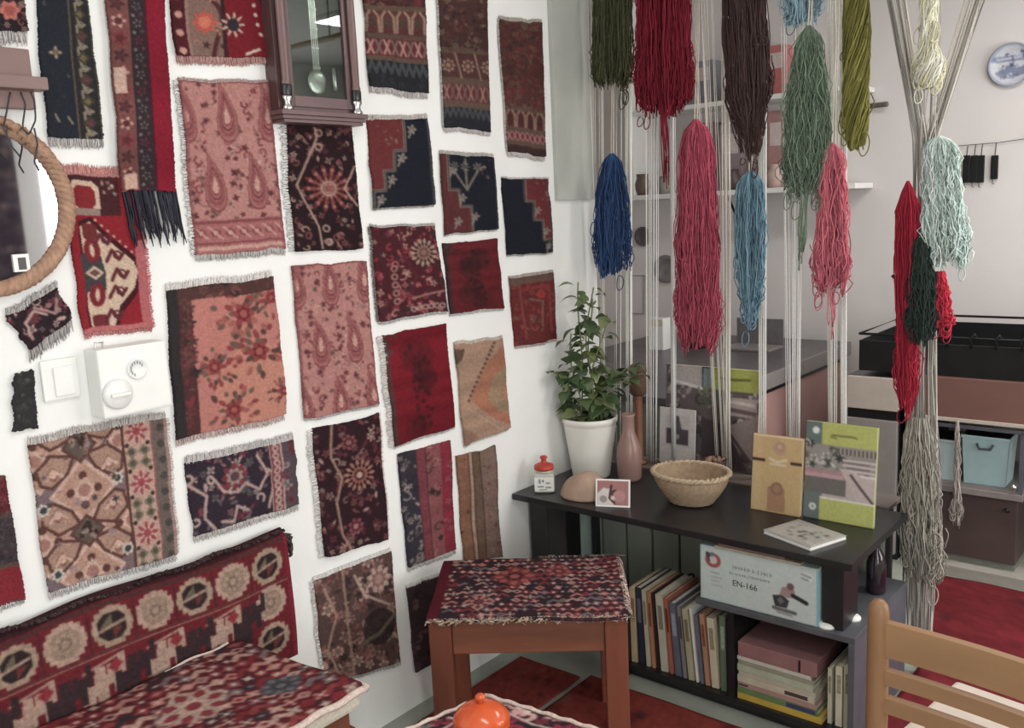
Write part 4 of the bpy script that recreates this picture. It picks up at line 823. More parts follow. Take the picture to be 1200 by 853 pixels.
# ------------------------------------------------------------------ black media stand
STZ = .567
sd = root('media_stand', (.6, 2.59, 0), 0, 'long low black stand with open shelves holding books and a tool box', 'shelf')
wb('top_board', M_BLACK, sd, .004, 1.2, 2.345, 2.835, .545, STZ, bev=.002)
wb('post', M_BLACK, sd, .025, .185, 2.415, 2.50, 0, .545, bev=.002)
wb('post_strip', mat('black_edge_strip', (52, 52, 54), rough=.4), sd, .098, .104, 2.4135, 2.416, 0, .545)
wb('post', M_BLACK, sd, 1.105, 1.165, 2.385, 2.50, .348, .545, bev=.002)
for x, y in ((1.115, 2.395), (1.155, 2.48)): MB().lathe([(.026, 0), (.026, .006), (.02, .012), (.012, .014), (0, .014)], 16, quadmat((x, y, .345), (1, 0, 0), (0, 1, 0), (0, 0, 1))).build('post_foot', M_WHITEPL, sd, world=True, smooth=True)
wb('post', M_BLACK, sd, .022, .045, 2.80, 2.825, 0, .545, bev=.002)
wb('middle_board', mat('grey_worn_board', (86, 88, 94), rough=.4, var=.2, scale=14), sd, .715, 1.205, 2.362, 2.83, .326, .345, bev=.002)
wb('side_panel', M_GREYLAM, sd, 1.187, 1.205, 2.362, 2.83, 0, .326, bev=.002)
wb('side_panel', M_BLACK, sd, .44, .458, 2.362, 2.83, 0, .20, bev=.002)
wb('divider', M_BLACK, sd, .822, .843, 2.362, 2.83, .045, .326, bev=.002)
wb('bottom_board', M_BLACK, sd, .458, 1.187, 2.362, 2.83, .03, .047, bev=.002)
wb('plinth', M_BLACK, sd, .458, 1.187, 2.385, 2.40, 0, .03)
wb('back_panel', mat('black_laminate'), sd, .843, 1.187, 2.815, 2.829, .047, .326)

def text_mesh(name, body, size, M, m, parent, align='LEFT', depth=.0004):
    cu_ = bpy.data.curves.new(name, 'FONT'); cu_.body = body; cu_.size = size; cu_.extrude = depth; cu_.align_x = align; cu_.resolution_u = 3
    to = bpy.data.objects.new(name, cu_); COL.objects.link(to); bpy.context.view_layer.update()
    me = bpy.data.meshes.new_from_object(to.evaluated_get(bpy.context.evaluated_depsgraph_get())); bpy.data.objects.remove(to); me.name = name
    V = np.array([v.co[:] for v in me.vertices]); V = (np.c_[V, np.ones(len(V))] @ M.T)[:, :3]; V = to_local(V, parent)
    me.vertices.foreach_set('co', V.astype(np.float32).ravel()); me.update()
    return link(name, me, m, parent)
def sheet_y(name, x0, x1, z0, z1, Y, arr, parent, M=None, depth=.0008):
    """flat print facing -y"""
    h, w_, _ = arr.shape; gx, gz = np.meshgrid(np.linspace(x0, x1, w_), np.linspace(z1, z0, h)); gy = np.full_like(gx, Y)
    if M is not None:
        P = np.stack([gx, gy, gz, np.ones_like(gx)], -1) @ np.array(M).T; gx, gy, gz = P[..., 0], P[..., 1], P[..., 2]
    return grid_sheet(name, gx, gy, gz, arr, (0, 1, 0), depth, parent, M_PRINT)

# tool box carton
tbx = root('tool_carton', (.91, 2.47, .345), 0, 'pale blue-green carton printed with a tool picture and EN-166', 'box')
bx0, bx1, bz0, bz1 = .728, 1.098, .3455, .520
wb('carton', mat('pale_carton', (186, 206, 202), rough=.5, var=.04, scale=12), tbx, bx0, bx1, 2.371, 2.60, bz0, bz1, bev=.003)
wb('edge_band', mat('light_blue_edge', (120, 190, 214), rough=.4, var=.03), tbx, bx1-.004, bx1+.001, 2.3695, 2.374, bz0+.004, bz1-.004)
c = Cv(150, 72, (188, 206, 202), 61); c.rect(.35, 0, 1, 1, (196, 206, 206), .6)
c.ring(.115, .24, .055, .035, (176, 80, 84), ry=.05); c.disc(.12, .22, .03, (206, 190, 188)); c.disc(.07, .15, .022, (60, 66, 78)); c.line([(.06, .12), (.08, .26)], .02, (70, 70, 84)); c.disc(.11, .13, .02, (110, 120, 130))
for y, x0, x1, cc in ((.47, .1, .17, 150), (.55, .1, .19, 160), (.62, .1, .17, 160), (.7, .1, .2, 165)):
    c.line([(x0, y), (x1, y)], .012, (cc, cc+8, cc+8))
c.poly([(.64, .62), (.72, .58), (.78, .66), (.76, .8), (.66, .8)], (62, 62, 66)); c.dia(.71, .69, .03, .07, (112, 112, 114)); c.poly([(.7, .58), (.72, .44), (.78, .40), (.83, .46), (.82, .58), (.76, .62)], (164, 132, 130)); c.disc(.79, .40, .03, (120, 82, 86)); c.line([(.81, .55), (.92, .63)], .035, (44, 44, 50)); c.line([(.65, .84), (.83, .86)], .03, (104, 104, 104)); c.line([(.68, .9), (.8, .92)], .02, (150, 150, 150)); c.rect(.87, .1, .97, .24, (214, 220, 220)); c.line([(.88, .13), (.95, .16)], .02, (150, 160, 166)); c.line([(.88, .2), (.93, .22)], .02, (150, 160, 166))
sheet_y('front_print', bx0+.004, bx1-.006, bz0+.003, bz1-.003, 2.3702, c.finish(.03), tbx)
M_INK = mat('dark_ink', (70, 76, 80), rough=.6, var=.03); M_INKL = mat('pale_ink', (142, 156, 158), rough=.6, var=.03)
text_mesh('model_lettering', 'EN-166', .026, quadmat((bx0+.108, 2.3695, bz0+.066), (1, 0, 0), (0, 0, 1), (0, -1, 0)), M_INK, tbx)
lt = MB(); g = np.random.default_rng(3)
for (xx, zz, hh, words) in ((.11, .118, .013, (6, 1, 5)), (.10, .100, .008, (9, 11))):
    x = bx0+xx
    for wd in words:
        for _ in range(wd):
            wl = hh*g.uniform(.4, .75); zb = bz0+zz; lt.box(x, x+wl*.28, 2.3692, 2.3702, zb, zb+hh)
            if g.random() < .7: lt.box(x, x+wl, 2.3692, 2.3702, zb+hh*.8*g.integers(0, 2), zb+hh*.8*g.integers(0, 2)+hh*.2) if False else lt.box(x, x+wl, 2.3692, 2.3702, zb+hh*.4, zb+hh*.58)
            x += wl+hh*.18
        x += hh*.5
lt.build('faded_lettering', M_INKL, tbx, world=True)

# ------------------------------------------------------------------ books
def book_upright(label, x, th, h, dep, colr, lean=0.0, zb=.0475, yf=2.385, group='books standing in the black stand'):
    """spine towards the room; lean = tilt of the top towards +x (rad)"""
    rt = root('book', (x+th/2, yf+dep/2, zb), 0, label, 'book', group)
    piv = x+th if lean > 0 else x
    M = np.eye(4); cl, sl = math.cos(lean), math.sin(lean); M[0, 0], M[0, 2], M[2, 0], M[2, 2] = cl, sl, -sl, cl
    T = np.eye(4); T[0, 3] = piv; T[2, 3] = zb; Ti = np.eye(4); Ti[0, 3] = -piv; Ti[2, 3] = -zb; M = T @ M @ Ti
    mc_ = mat('book_cover_%d_%d_%d' % tuple(colr), colr, rough=.5, var=.1, scale=30, stretch=(1, 1, .4))
    cv_ = MB().box(x, x+th, yf, yf+.002, zb, zb+h, 0, M); bt = min(.0018, th*.2)
    cv_.box(x, x+bt, yf+.002, yf+dep, zb, zb+h, 0, M); cv_.box(x+th-bt, x+th, yf+.002, yf+dep, zb, zb+h, 0, M)
    co = cv_.build('cover', mc_, rt, world=True)
    MB().box(x+bt, x+th-bt, yf+.002, yf+dep-.004, zb+.003, zb+h-.004, 0, M).build('pages', M_PAPER, rt, world=True)
    lb = np.clip(np.array(colr)*1.0+(50 if sum(colr) < 330 else -60), 0, 255).astype(int)
    if th > .011: MB().box(x+th*.2, x+th*.8, yf-.0005, yf+.0005, zb+h*.55, zb+h*.86, 0, M).build('spine_title', mat('spine_%d_%d_%d' % tuple(lb), tuple(lb), rough=.6, var=.25, scale=90), co, world=True)
    return rt
row = [((198, 174, 132), .021, .262, 'tan'), ((46, 48, 66), .023, .268, 'dark navy'), ((196, 184, 158), .014, .264, 'cream'), ((188, 128, 92), .012, .262, 'rust orange'), ((58, 40, 42), .008, .262, 'thin maroon'), ((190, 186, 168), .026, .262, 'thick grey-cream'), ((178, 98, 76), .013, .258, 'brick red'), ((96, 100, 122), .022, .246, 'slate blue'), ((128, 122, 122), .012, .242, 'mid grey'), ((176, 170, 138), .020, .236, 'olive-cream'), ((222, 220, 212), .008, .246, 'thin white'), ((104, 108, 124), .011, .226, 'grey-blue'), ((186, 132, 104), .015, .236, 'terracotta'), ((204, 194, 164), .024, .230, 'pale straw'), ((98, 118, 96), .020, .248, 'sage green')]
x = .461
for k, (cc, th, h, nm) in enumerate(row):
    book_upright('%s book standing in the row beside the stool' % nm, x, th, h, .20, cc, lean=[-.01, -.03, -.05, -.055, -.06, -.065, -.075, -.08, -.085, -.09, -.09, -.09, -.085, -.075, -.02][k]); x += th+.0070
def book_flat(label, x0, x1, z0, th, dep, colr, yf=2.375, rot=0.0, group=None, name='book'):
    rt = root(name, ((x0+x1)/2, yf+dep/2, z0), rot, label, 'book', group); hw_, hd_ = (x1-x0)/2, dep/2
    mc_ = mat('book_cover_%d_%d_%d' % tuple(colr), colr, rough=.5, var=.1, scale=30)
    bt = min(.0018, th*.2); cv_ = MB().box(-hw_, hw_, -hd_, -hd_+.002, 0, th); cv_.box(-hw_, hw_, -hd_+.002, hd_, 0, bt); cv_.box(-hw_, hw_, -hd_+.002, hd_, th-bt, th)
    co = cv_.build('cover', mc_, rt); MB().box(-hw_+.003, hw_-.003, -hd_+.002, hd_-.004, bt, th-bt).build('pages', M_PAPER, rt)
    return rt, co
z = .0475; stack = [((206, 172, 62), .020, .0, 'yellow', .262), ((104, 136, 84), .020, .0, 'green', .25), ((176, 136, 132), .016, .002, 'dusty pink', .245), ((198, 190, 166), .022, .0, 'cream', .24), ((188, 178, 158), .014, .004, 'beige', .24), ((176, 184, 160), .022, .0, 'pale green', .236), ((150, 150, 130), .014, .003, 'grey-olive', .236), ((200, 196, 184), .012, .0, 'off-white', .23)]
for k, (cc, th, dx, nm, ln) in enumerate(stack):
    rt, co = book_flat('%s book in the flat pile under the tool carton' % nm, .848+dx, .848+dx+ln, z, th-.0006, .19, cc, group='books piled flat in the black stand')
    if nm == 'green': MB().box(.03, .118, -.0955, -.0945, .003, th-.004).build('title_patch', mat('navy_patch', (62, 64, 112), rough=.5, var=.15, scale=80), co)
    if nm in ('cream', 'dusty pink'): MB().box(.03 if nm == 'cream' else -.12, .1 if nm == 'cream' else -.09, -.0955, -.0945, .004, th-.006).build('title_patch', mat('dark_title', (84, 64, 66), rough=.6), co)
    z += th
rt = root('small_case', (.97, 2.49, z), 0, 'mauve-red box file on top of the flat book pile', 'box'); wb('body', mat('mauve_red_board', (150, 104, 104), rough=.6, var=.08), rt, .85, 1.095, 2.375, 2.58, z+.0004, z+.046, bev=.002); wb('clasp', M_BLACK, rt, 1.04, 1.046, 2.3735, 2.376, z+.004, z+.04)
for k, (cc, th, nm) in enumerate((((196, 194, 172), .014, 'ivory'), ((214, 210, 184), .022, 'pale yellow'), ((186, 186, 160), .024, 'khaki'))):
    book_upright('%s book standing beside the flat pile' % nm, 1.119+.0225*k+(.001 if k == 2 else 0), th*.86, .172+.012*k, .19, cc, lean=.0, yf=2.395)
# booklets lying on the carton, under the stand's top board
zz = bz1+.0006
for k, (x0, x1, th, cc, nm, yf) in enumerate(((.78, 1.05, .008, (176, 168, 150), 'grey-beige', 2.366), (.79, 1.0, .006, (150, 112, 104), 'dull red', 2.372), (.765, .93, .008, (196, 186, 176), 'off-white', 2.378))):
    book_flat('%s booklet lying on top of the tool carton' % nm, x0, x1, zz, th, .2, cc, yf=yf, group='booklets on the tool carton', name='booklet'); zz += th+.0004

# ------------------------------------------------------------------ things on the stand
ZS = STZ+.0005
def at(px, py, z=ZS): return onz(px, py, z)
# potted plant
pc = np.array([.118, 2.675, ZS]); pl = root('potted_plant', tuple(pc), 0, 'leafy green pothos climbing from a ribbed white pot', 'plant')
prof = [(0, .0), (.066, .0), (.070, .004)]
for i in range(22): t = i/21; prof.append((.070+.028*t+.0012*(i % 2), .01+.195*t))
prof += [(.102, .208), (.104, .225), (.100, .228), (.095, .225), (.092, .205)]
MB().lathe(prof, 40).build('pot', mat('white_glaze', (232, 230, 222), rough=.35, var=.03, scale=10, spec=.5), pl, smooth=True)
MB().lathe([(.0, .203), (.05, .207), (.093, .203), (.093, .19)], 24).build('soil', mat('dark_soil', (60, 48, 40), rough=1, var=.3, scale=80, bump=.8), pl, smooth=True)
M_LEAF = [mat('leaf_green_a', (84, 104, 62), rough=.4, var=.18, scale=25), mat('leaf_green_b', (66, 88, 54), rough=.4, var=.18, scale=25), mat('leaf_green_c', (116, 130, 80), rough=.4, var=.18, scale=25)]
def leaf_mesh():
    V = []; F = []; n = 8
    wd = [0, .30, .44, .48, .44, .35, .22, .1, 0]
    for i in range(n+1):
        t = i/n; zc = .10*math.sin(t*pi)-.22*t*t
        for s in (-1, -.5, 0, .5, 1): V.append((s*wd[i]*.8, t-(.06*abs(s) if i < 2 else 0), zc+.13*abs(s)*wd[i]*2*.5))
    for i in range(n):
        for j in range(4): F.append((i*5+j, i*5+j+1, i*5+5+j+1, i*5+5+j))
    return V, F
LV, LF = leaf_mesh(); LM = []
for m in M_LEAF:
    me = bpy.data.meshes.new('leaf'); me.from_pydata(LV, [], LF); me.materials.append(m); me.polygons.foreach_set('use_smooth', [True]*len(me.polygons)); LM.append(me)
g = np.random.default_rng(21); ls = []
stems = [(-.045, .0, .52, .0), (.0, .01, .50, .012), (.04, -.01, .40, .05), (.065, .0, .27, .16), (-.06, -.02, .30, -.10), (.02, .03, .46, -.02), (-.02, -.04, .34, -.03), (.05, .04, .30, .11)]
for (sx, sy, hh, lean) in stems:
    t = np.linspace(0, 1, 12); vx = .62; vy = .78     # spread mostly across the view
    P = np.c_[sx*vx+lean*vx*t**1.5+.012*np.sin(t*7+sx*40), sy+lean*vy*t**1.5+.012*np.cos(t*6), .2+hh*t-(.10*t**3 if hh < .32 else 0)]
    MB().tube(P, .0028, 5).build('stem', M_LEAF[2], pl, smooth=True)
    k = int(13+hh*20)
    for i in range(k):
        q = (i+.6)/k; b = np.array([np.interp(q, t, P[:, j]) for j in range(3)])
        a = g.uniform(0, 2*pi); sz = g.uniform(.05, .088)*(1-.22*q); ls.append((b, a, sz, g.uniform(-.9, .45)))
for b, a, sz, tilt in ls:
    o = bpy.data.objects.new('leaf', LM[g.integers(3)]); COL.objects.link(o); o.parent = pl
    d = np.array([math.cos(a+pi/2), math.sin(a+pi/2), 0])*.018; wx = pc[0]+b[0]+d[0]
    reach = wx-math.sin(a)*sz
    if reach < .02: b = b+np.array([.02-reach, 0, 0])
    o.location = (b+d).tolist(); o.rotation_euler = (tilt, g.uniform(-.5, .5), a); o.scale = (sz, sz, sz)
# jar with red lid
p = at(630, 577); jr = root('glass_jar', (p[0]+.01, p[1]+.03, ZS), math.radians(35), 'small square glass jar with white label and red lid', 'jar')
M_GL = mat('frosted_jar_glass', (196, 196, 182), rough=.25, var=.08, scale=14)
box('jar_body', M_GL, jr, -.036, .036, -.03, .03, 0, .072, .01)
box('label', M_WHITEPL, jr, -.034, .034, -.0312, -.029, .008, .058); 
sq = MB()
for (x0, x1, z0, z1) in ((-.02, -.012, .036, .052), (-.008, 0, .04, .05), (.006, .02, .034, .04), (-.024, -.002, .022, .027), (.004, .024, .018, .024), (-.018, .01, .012, .015)): sq.box(x0, x1, -.0318, -.0311, z0, z1)
sq.build('label_print', M_GREYPL, jr)
MB().lathe([(.030, .070), (.032, .076), (.028, .082)], 20).build('jar_neck', M_GL, jr, smooth=True)
MB().lathe([(.034, .080), (.036, .084), (.034, .096), (.02, .102), (.011, .104), (.009, .116), (.014, .122), (.011, .128), (0, .129)], 22).build('lid', mat('red_plastic', (196, 62, 48), rough=.35, var=.05), jr, smooth=True)
# felt dome
p = at(672, 586); dm = root('felt_dome', (p[0]+.0, p[1]+.055, ZS), 0, 'plain beige dome shaped felt cap lying before the white pot', 'cap')
prof = [(.082, 0), (.085, .004), (.083, .014)]+[(.082*math.cos(a)**.8, .012+.075*math.sin(a)) for a in np.linspace(.1, pi/2-.02, 10)]+[(0, .088)]
V, F = lathegeo(prof, 30); V[:, 0] += V[:, 2]*.28; V[:, 1] *= .8; V[:, 2] += .003*np.sin(V[:, 0]*60)*(V[:, 2] > .01)
mesh('dome', V, F, mat('beige_felt', (188, 158, 136), rough=.95, var=.08, scale=40, bump=.3, bscale=200), dm, smooth=True)
# picture card
p = at(718, 594); cp = root('picture_card', (p[0], p[1], ZS), math.radians(24), 'small pink picture card with white border leaning on the stand', 'card')
c = Cv(48, 40, (176, 110, 106), 62); c.poly([(0, 1), (0, .55), (.2, .3), (.5, .35), (.55, 1)], (216, 206, 200)); c.disc(.2, .75, .12, (150, 140, 136)); c.disc(.55, .5, .12, (92, 40, 46)); c.disc(.7, .62, .2, (190, 128, 126)); c.line([(.45, .2), (.4, .7), (.55, .9)], .08, (80, 40, 46)); c.disc(.5, .7, .07, (220, 190, 186))
Mt = np.array(Matrix.Rotation(math.radians(-14), 4, 'X')); h = .092
MB().box(-.058, .058, .0, .0016, 0, h, 0, Mt).build('card_board', M_WHITEPL, cp)
cw, sw_ = math.cos(math.radians(24)), math.sin(math.radians(24)); W4 = np.eye(4); W4[0, 0], W4[0, 1], W4[1, 0], W4[1, 1] = cw, -sw_, sw_, cw; W4[:3, 3] = (p[0], p[1], ZS)
sheet_y('picture', -.052, .052, .006, h-.006, -.0008, c.finish(.04), cp, M=W4 @ Mt, depth=.0006)
box('prop', M_WHITEPL, cp, -.02, .02, .022, .024, 0, .05)
# wicker basket
p = at(800, 596); bc = np.array([p[0]-.01, p[1]+.075, ZS]); bs = root('wicker_basket', tuple(bc), 0, 'shallow round straw basket with plaited rim on the stand', 'basket')
V = []; F = []; ns, nr = 72, 22
for j in range(nr):
    t = j/(nr-1)
    for i in range(ns):
        a = 2*pi*i/ns; r = .072+.050*math.sin(t*pi/2)**1.1+.0022*math.sin(a*18+(j % 2)*pi); V.append((r*math.cos(a)*1.04, r*math.sin(a)*.9, .004+.098*t+.001*math.sin(a*36)))
for j in range(nr-1):
    for i in range(ns): F.append((j*ns+i, j*ns+(i+1) % ns, (j+1)*ns+(i+1) % ns, (j+1)*ns+i))
o_ = len(V); V2 = [(x*.94, y*.94, z+.004) for x, y, z in V]; F += [tuple(q+o_ for q in f[::-1]) for f in F]; V += V2
F.append(list(range(ns))[::-1]); F.append([o_+i for i in range(ns)])
M_STRAW = mat('woven_straw', (178, 150, 120), rough=.8, var=.18, scale=70, bump=.5, bscale=180)
mesh('woven_body', V, F, M_STRAW, bs, smooth=True)
a = np.linspace(0, 2*pi, 140, endpoint=False); rim = MB()
for s in range(2): ph = a*20+s*pi; rim.tube(np.c_[(.124+.004*np.cos(ph))*np.cos(a)*1.04, (.124+.004*np.cos(ph))*np.sin(a)*.9, .104+.004*np.sin(ph)], .006, 6, closed=True)
rim.build('rim', mat('pale_straw', (192, 168, 138), rough=.8, var=.15, scale=80), bs, smooth=True)
# standing books
def standing(label, x0, x1, z1, Y, th, arr, colr, tilt=-6, name='book'):
    rt = root(name, ((x0+x1)/2, Y, ZS), 0, label, 'book'); Mt = np.array(Matrix.Rotation(math.radians(tilt), 4, 'X')); T = np.eye(4); T[:3, 3] = ((x0+x1)/2, Y, ZS); h = z1-ZS; hw_ = (x1-x0)/2
    mc_ = mat('book_cover_%d_%d_%d' % tuple(colr), colr, rough=.5, var=.08)
    MB().box(-hw_, hw_, 0, .0016, 0, h, 0, Mt).box(-hw_, -hw_+.0016, 0, th, 0, h, 0, Mt).box(-hw_, hw_, th-.0016, th, 0, h, 0, Mt).build('cover', mc_, rt)
    MB().box(-hw_+.0016, hw_-.002, .0016, th-.0016, .002, h-.002, 0, Mt).build('pages', M_PAPER, rt)
    sheet_y('cover_print', -hw_+.0005, hw_-.0005, .0005, h-.0005, -.0006, arr, rt, M=T @ Mt, depth=.0005)
    return rt
c = Cv(56, 80, (206, 168, 110), 63); c.rect(0, 0, .2, 1, (214, 178, 122), .6); c.disc(.55, .16, .13, (196, 150, 118)); c.rose(.55, .14, .1, 7, [(180, 132, 110), (206, 164, 124)], dep=.5); c.rect(0, .315, .26, .345, (66, 46, 36)); c.rect(.76, .315, 1, .345, (66, 46, 36)); c.line([(.36, .3), (.5, .34), (.68, .3)], .05, (226, 200, 160)); c.line([(.38, .37), (.66, .37)], .04, (226, 200, 160)); c.poly([(.34, .98), (.34, .68), (.5, .6), (.68, .68), (.7, .98)], (176, 128, 92)); c.ring(.52, .68, .1, .04, (150, 104, 80)); c.rect(0, 0, 1, .02, (232, 196, 160))
standing('ochre book with dark side dashes standing upright beside the green-tabbed one', .776, .940, .815, 2.625, .016, c.finish(.04), (200, 160, 104))
def greencover(w, h, seed, bottom=True):
    c = Cv(w, h, (186, 170, 166), seed); c.rect(0, 0, .26, .26, (96, 116, 112)); c.disc(.15, .09, .05, (222, 228, 224)); c.rect(.24, 0, 1, .24, (188, 192, 92)); c.line([(.38, .12), (.5, .125), (.66, .12), (.72, .13)], .025, (110, 116, 60)); c.line([(.36, .14), (.44, .15)], .02, (110, 116, 60))
    c.rect(0, .22, 1, .48, (150, 142, 136)); c.scatter(26, [(80, 86, 76), (60, 62, 60), (200, 194, 186), (120, 112, 104)], .03, .07, (0, .22, .6, .46)); c.rect(.45, .25, 1, .31, (108, 96, 92))
    for i in range(9): c.rect(.5+.055*i, .25, .52+.055*i, .31, (196, 180, 172))
    for i in range(3): c.line([(.55, .36+.05*i), (.98, .36+.05*i)], .03, (212, 190, 188)); c.line([(.6, .38+.05*i), (.9, .38+.05*i)], .02, (120, 100, 104))
    c.rect(0, .48, .6, .56, (176, 130, 138)); c.rect(0, .52, .55, .56, (196, 150, 156)); c.rect(0, .56, .6, .72, (110, 104, 100)); c.poly([(.5, .45), (1, .5), (1, .78), (.75, .74)], (196, 176, 172)); c.line([(.66, .5), (.8, .62), (.98, .76)], .035, (92, 76, 76)); c.line([(.8, .5), (.98, .5)], .03, (224, 214, 208)); c.rect(0, .72, .26, 1, (104, 120, 116)); c.disc(.14, .87, .05, (222, 228, 224)); c.rose(.14, .87, .05, 6, [(226, 230, 226), (150, 160, 156)])
    if bottom: c.rect(.24, .76, 1, 1, (190, 196, 96)); c.rect(.24, .76, 1, .78, (224, 216, 206))
    return c.finish(.05)
standing('illustrated book with lime green tabs standing upright on the stand', .944, 1.160, .872, 2.640, .012, greencover(72, 98, 64), (170, 176, 110), tilt=-5)
# flat open-ish book
p = at(942, 626); ZF = ZS
rt = root('book', (1.015, 2.475, ZF), math.radians(-20), 'thin grey picture book lying flat at the stand corner', 'book')
MB().box(-.09, .09, -.075, .075, 0, .002).box(-.09, .09, -.075, .075, .011, .013).build('cover', mat('grey_cover', (168, 162, 154), rough=.4, var=.1, scale=16), rt); MB().box(-.087, .088, -.074, .074, .002, .011).build('pages', M_WHITEPL, rt)
c = Cv(40, 34, (166, 160, 150), 65); c.scatter(30, [(110, 112, 104), (206, 200, 188), (140, 132, 122)], .03, .08, (.2, .15, .9, .85)); arr = c.finish(.05); u, v = np.meshgrid(np.linspace(-.086, .086, 40), np.linspace(.07, -.07, 34)); l = np.stack([u, v, np.zeros_like(u)], -1); wv = loc2w(l, 1.015, 2.475, -20)
grid_sheet('cover_print', wv[..., 0], wv[..., 1], np.full_like(u, ZF+.0136), arr, (0, 0, -1), .0005, rt, M_PRINT)
# pink bottle vase, dark bowl, wooden mallet, photo magazine on the ledge behind
p = at(722, 566); vs = root('bottle_vase', (p[0]+.02, p[1]+.06, ZS), 0, 'dusty pink bottle shaped vase beside the white pot', 'vase')
MB().lathe([(0, 0), (.036, 0), (.044, .012), (.046, .09), (.042, .13), (.028, .165), (.022, .185), (.022, .235), (.026, .245), (.022, .248), (.018, .24), (.018, .19)], 28).build('vase_body', mat('dusty_pink_glass', (158, 122, 112), rough=.25, var=.1, scale=9), vs, smooth=True)
ZL = .5705
p = ony(836, 548, 2.865); db = root('dark_bowl', (p[0], 2.874, ZL), 0, 'dark brown bowl of beads behind the straw basket', 'bowl')
MB().lathe([(0, 0), (.024, 0), (.04, .03), (.045, .066), (.042, .066), (.036, .03), (0, .02)], 28).build('bowl_body', mat('dark_brown_clay', (66, 54, 48), rough=.5, var=.15), db, smooth=True)
g = np.random.default_rng(17); bd = MB()
for i in range(26):
    a, q = g.uniform(0, 2*pi), .032*math.sqrt(g.random()); bd.lathe([(0, -.008), (.006, -.005), (.008, 0), (.006, .005), (0, .008)], 7, quadmat((q*math.cos(a), q*math.sin(a), .056+g.uniform(0, .012)), (1, 0, 0), (0, 1, 0), (0, 0, 1)))
bd.build('beads', mat('mixed_beads', (150, 112, 92), rough=.4, var=.5, scale=90), db, kind='stuff', smooth=True)
p = ony(748, 470, 2.887); ml = root('wooden_mallet', (p[0], 2.887, ZL), 0, 'brown wooden mallet standing head up on the ledge', 'mallet')
MB().lathe([(.03, 0), (.03, .012), (.015, .018), (.015, .26), (.017, .27)], 14).build('handle', mat('red_brown_handle', (140, 84, 62), rough=.5, var=.15, scale=10), ml, smooth=True)
MB().lathe([(.024, .27), (.032, .28), (.033, .33), (.028, .35), (.035, .36), (.034, .38), (.02, .39), (0, .392)], 18).build('head', mat('dark_brown_wood', (104, 74, 58), rough=.6, var=.2), ml, smooth=True)
a0_, a1_ = ony(777, 427, 2.965), ony(887, 545, 2.965)
rt = root('magazine', ((a0_[0]+a1_[0])/2, 2.965, ZL), 0, 'large photo magazine with a lime green tab propped behind the cords', 'magazine')
c = Cv(120, 118, (96, 84, 84), 66); c.scatter(90, [(60, 52, 54), (150, 136, 134), (190, 176, 174), (110, 96, 96)], .03, .08); c.rect(.06, 0, .4, .2, (178, 166, 162)); c.line([(.08, .16), (.4, .22)], .03, (210, 204, 200)); c.rect(.42, .02, .56, .2, (120, 146, 150)); c.rect(.5, 0, 1, .22, (176, 182, 76)); c.line([(.6, .1), (.75, .11), (.9, .1)], .025, (100, 110, 50)); c.scatter(18, [(90, 104, 80), (120, 130, 104)], .02, .05, (.42, .2, .7, .42)); c.rect(.68, .28, .98, .46, (178, 158, 154)); c.line([(.7, .32), (.95, .34)], .03, (210, 196, 192)); c.line([(.72, .4), (.96, .42)], .04, (110, 90, 92)); c.poly([(.6, .6), (1, .42), (1, .9), (.82, .8)], (150, 130, 128)); c.line([(.68, .6), (.92, .88)], .03, (84, 66, 68)); c.poly([(.4, .5), (.66, .56), (.9, .98), (.42, .98)], (70, 56, 60))
cw_ = (a1_[0]-a0_[0])/2; hz = a0_[2]-ZL; Mt = np.array(Matrix.Rotation(math.radians(-4), 4, 'X')); T = np.eye(4); T[:3, 3] = ((a0_[0]+a1_[0])/2, 2.965, ZL)
MB().box(-cw_, cw_, 0, .006, 0, hz, 0, Mt).build('pages', M_PAPER, rt); sheet_y('cover_print', -cw_+.0005, cw_-.0005, .0005, hz-.0005, -.0007, c.finish(.08), rt, M=T @ Mt, depth=.0006)
a0_, a1_ = ony(771, 477, 2.945), ony(814, 531, 2.945); rt = root('photo_card', ((a0_[0]+a1_[0])/2, 2.945, ZL), 0, 'white bordered photo of a bottle leaning on the magazine', 'card'); hz = a0_[2]-ZL; cw_ = (a1_[0]-a0_[0])/2; T[:3, 3] = ((a0_[0]+a1_[0])/2, 2.945, ZL)
c = Cv(50, 66, (206, 198, 194), 67); c.rect(.16, .12, .84, .66, (196, 184, 184)); c.rect(.2, .36, .8, .64, (84, 70, 78)); c.poly([(.44, .14), (.54, .14), (.62, .36), (.36, .36)], (96, 82, 88)); c.disc(.5, .5, .06, (170, 156, 158))
MB().box(-cw_, cw_, 0, .003, 0, hz, 0, Mt).build('card_board', M_WHITEPL, rt); sheet_y('picture', -cw_+.0005, cw_-.0005, .0005, hz-.0005, -.0006, c.finish(.05), rt, M=T @ Mt, depth=.0005)
# dark bottle under the top board
p = onz(1034, 690, .346); bt_ = root('dark_bottle', (p[0]-.01, p[1]-.03, .3455), 0, 'dark wine bottle standing on the grey middle board at back', 'bottle')
MB().lathe([(0, 0), (.026, 0), (.029, .006), (.029, .095), (.022, .12), (.011, .14), (.011, .172), (.013, .174), (.013, .185), (0, .186)], 22).build('bottle_body', mat('dark_bottle_glass', (44, 28, 40), rough=.12, var=.1, spec=.7), bt_, smooth=True)
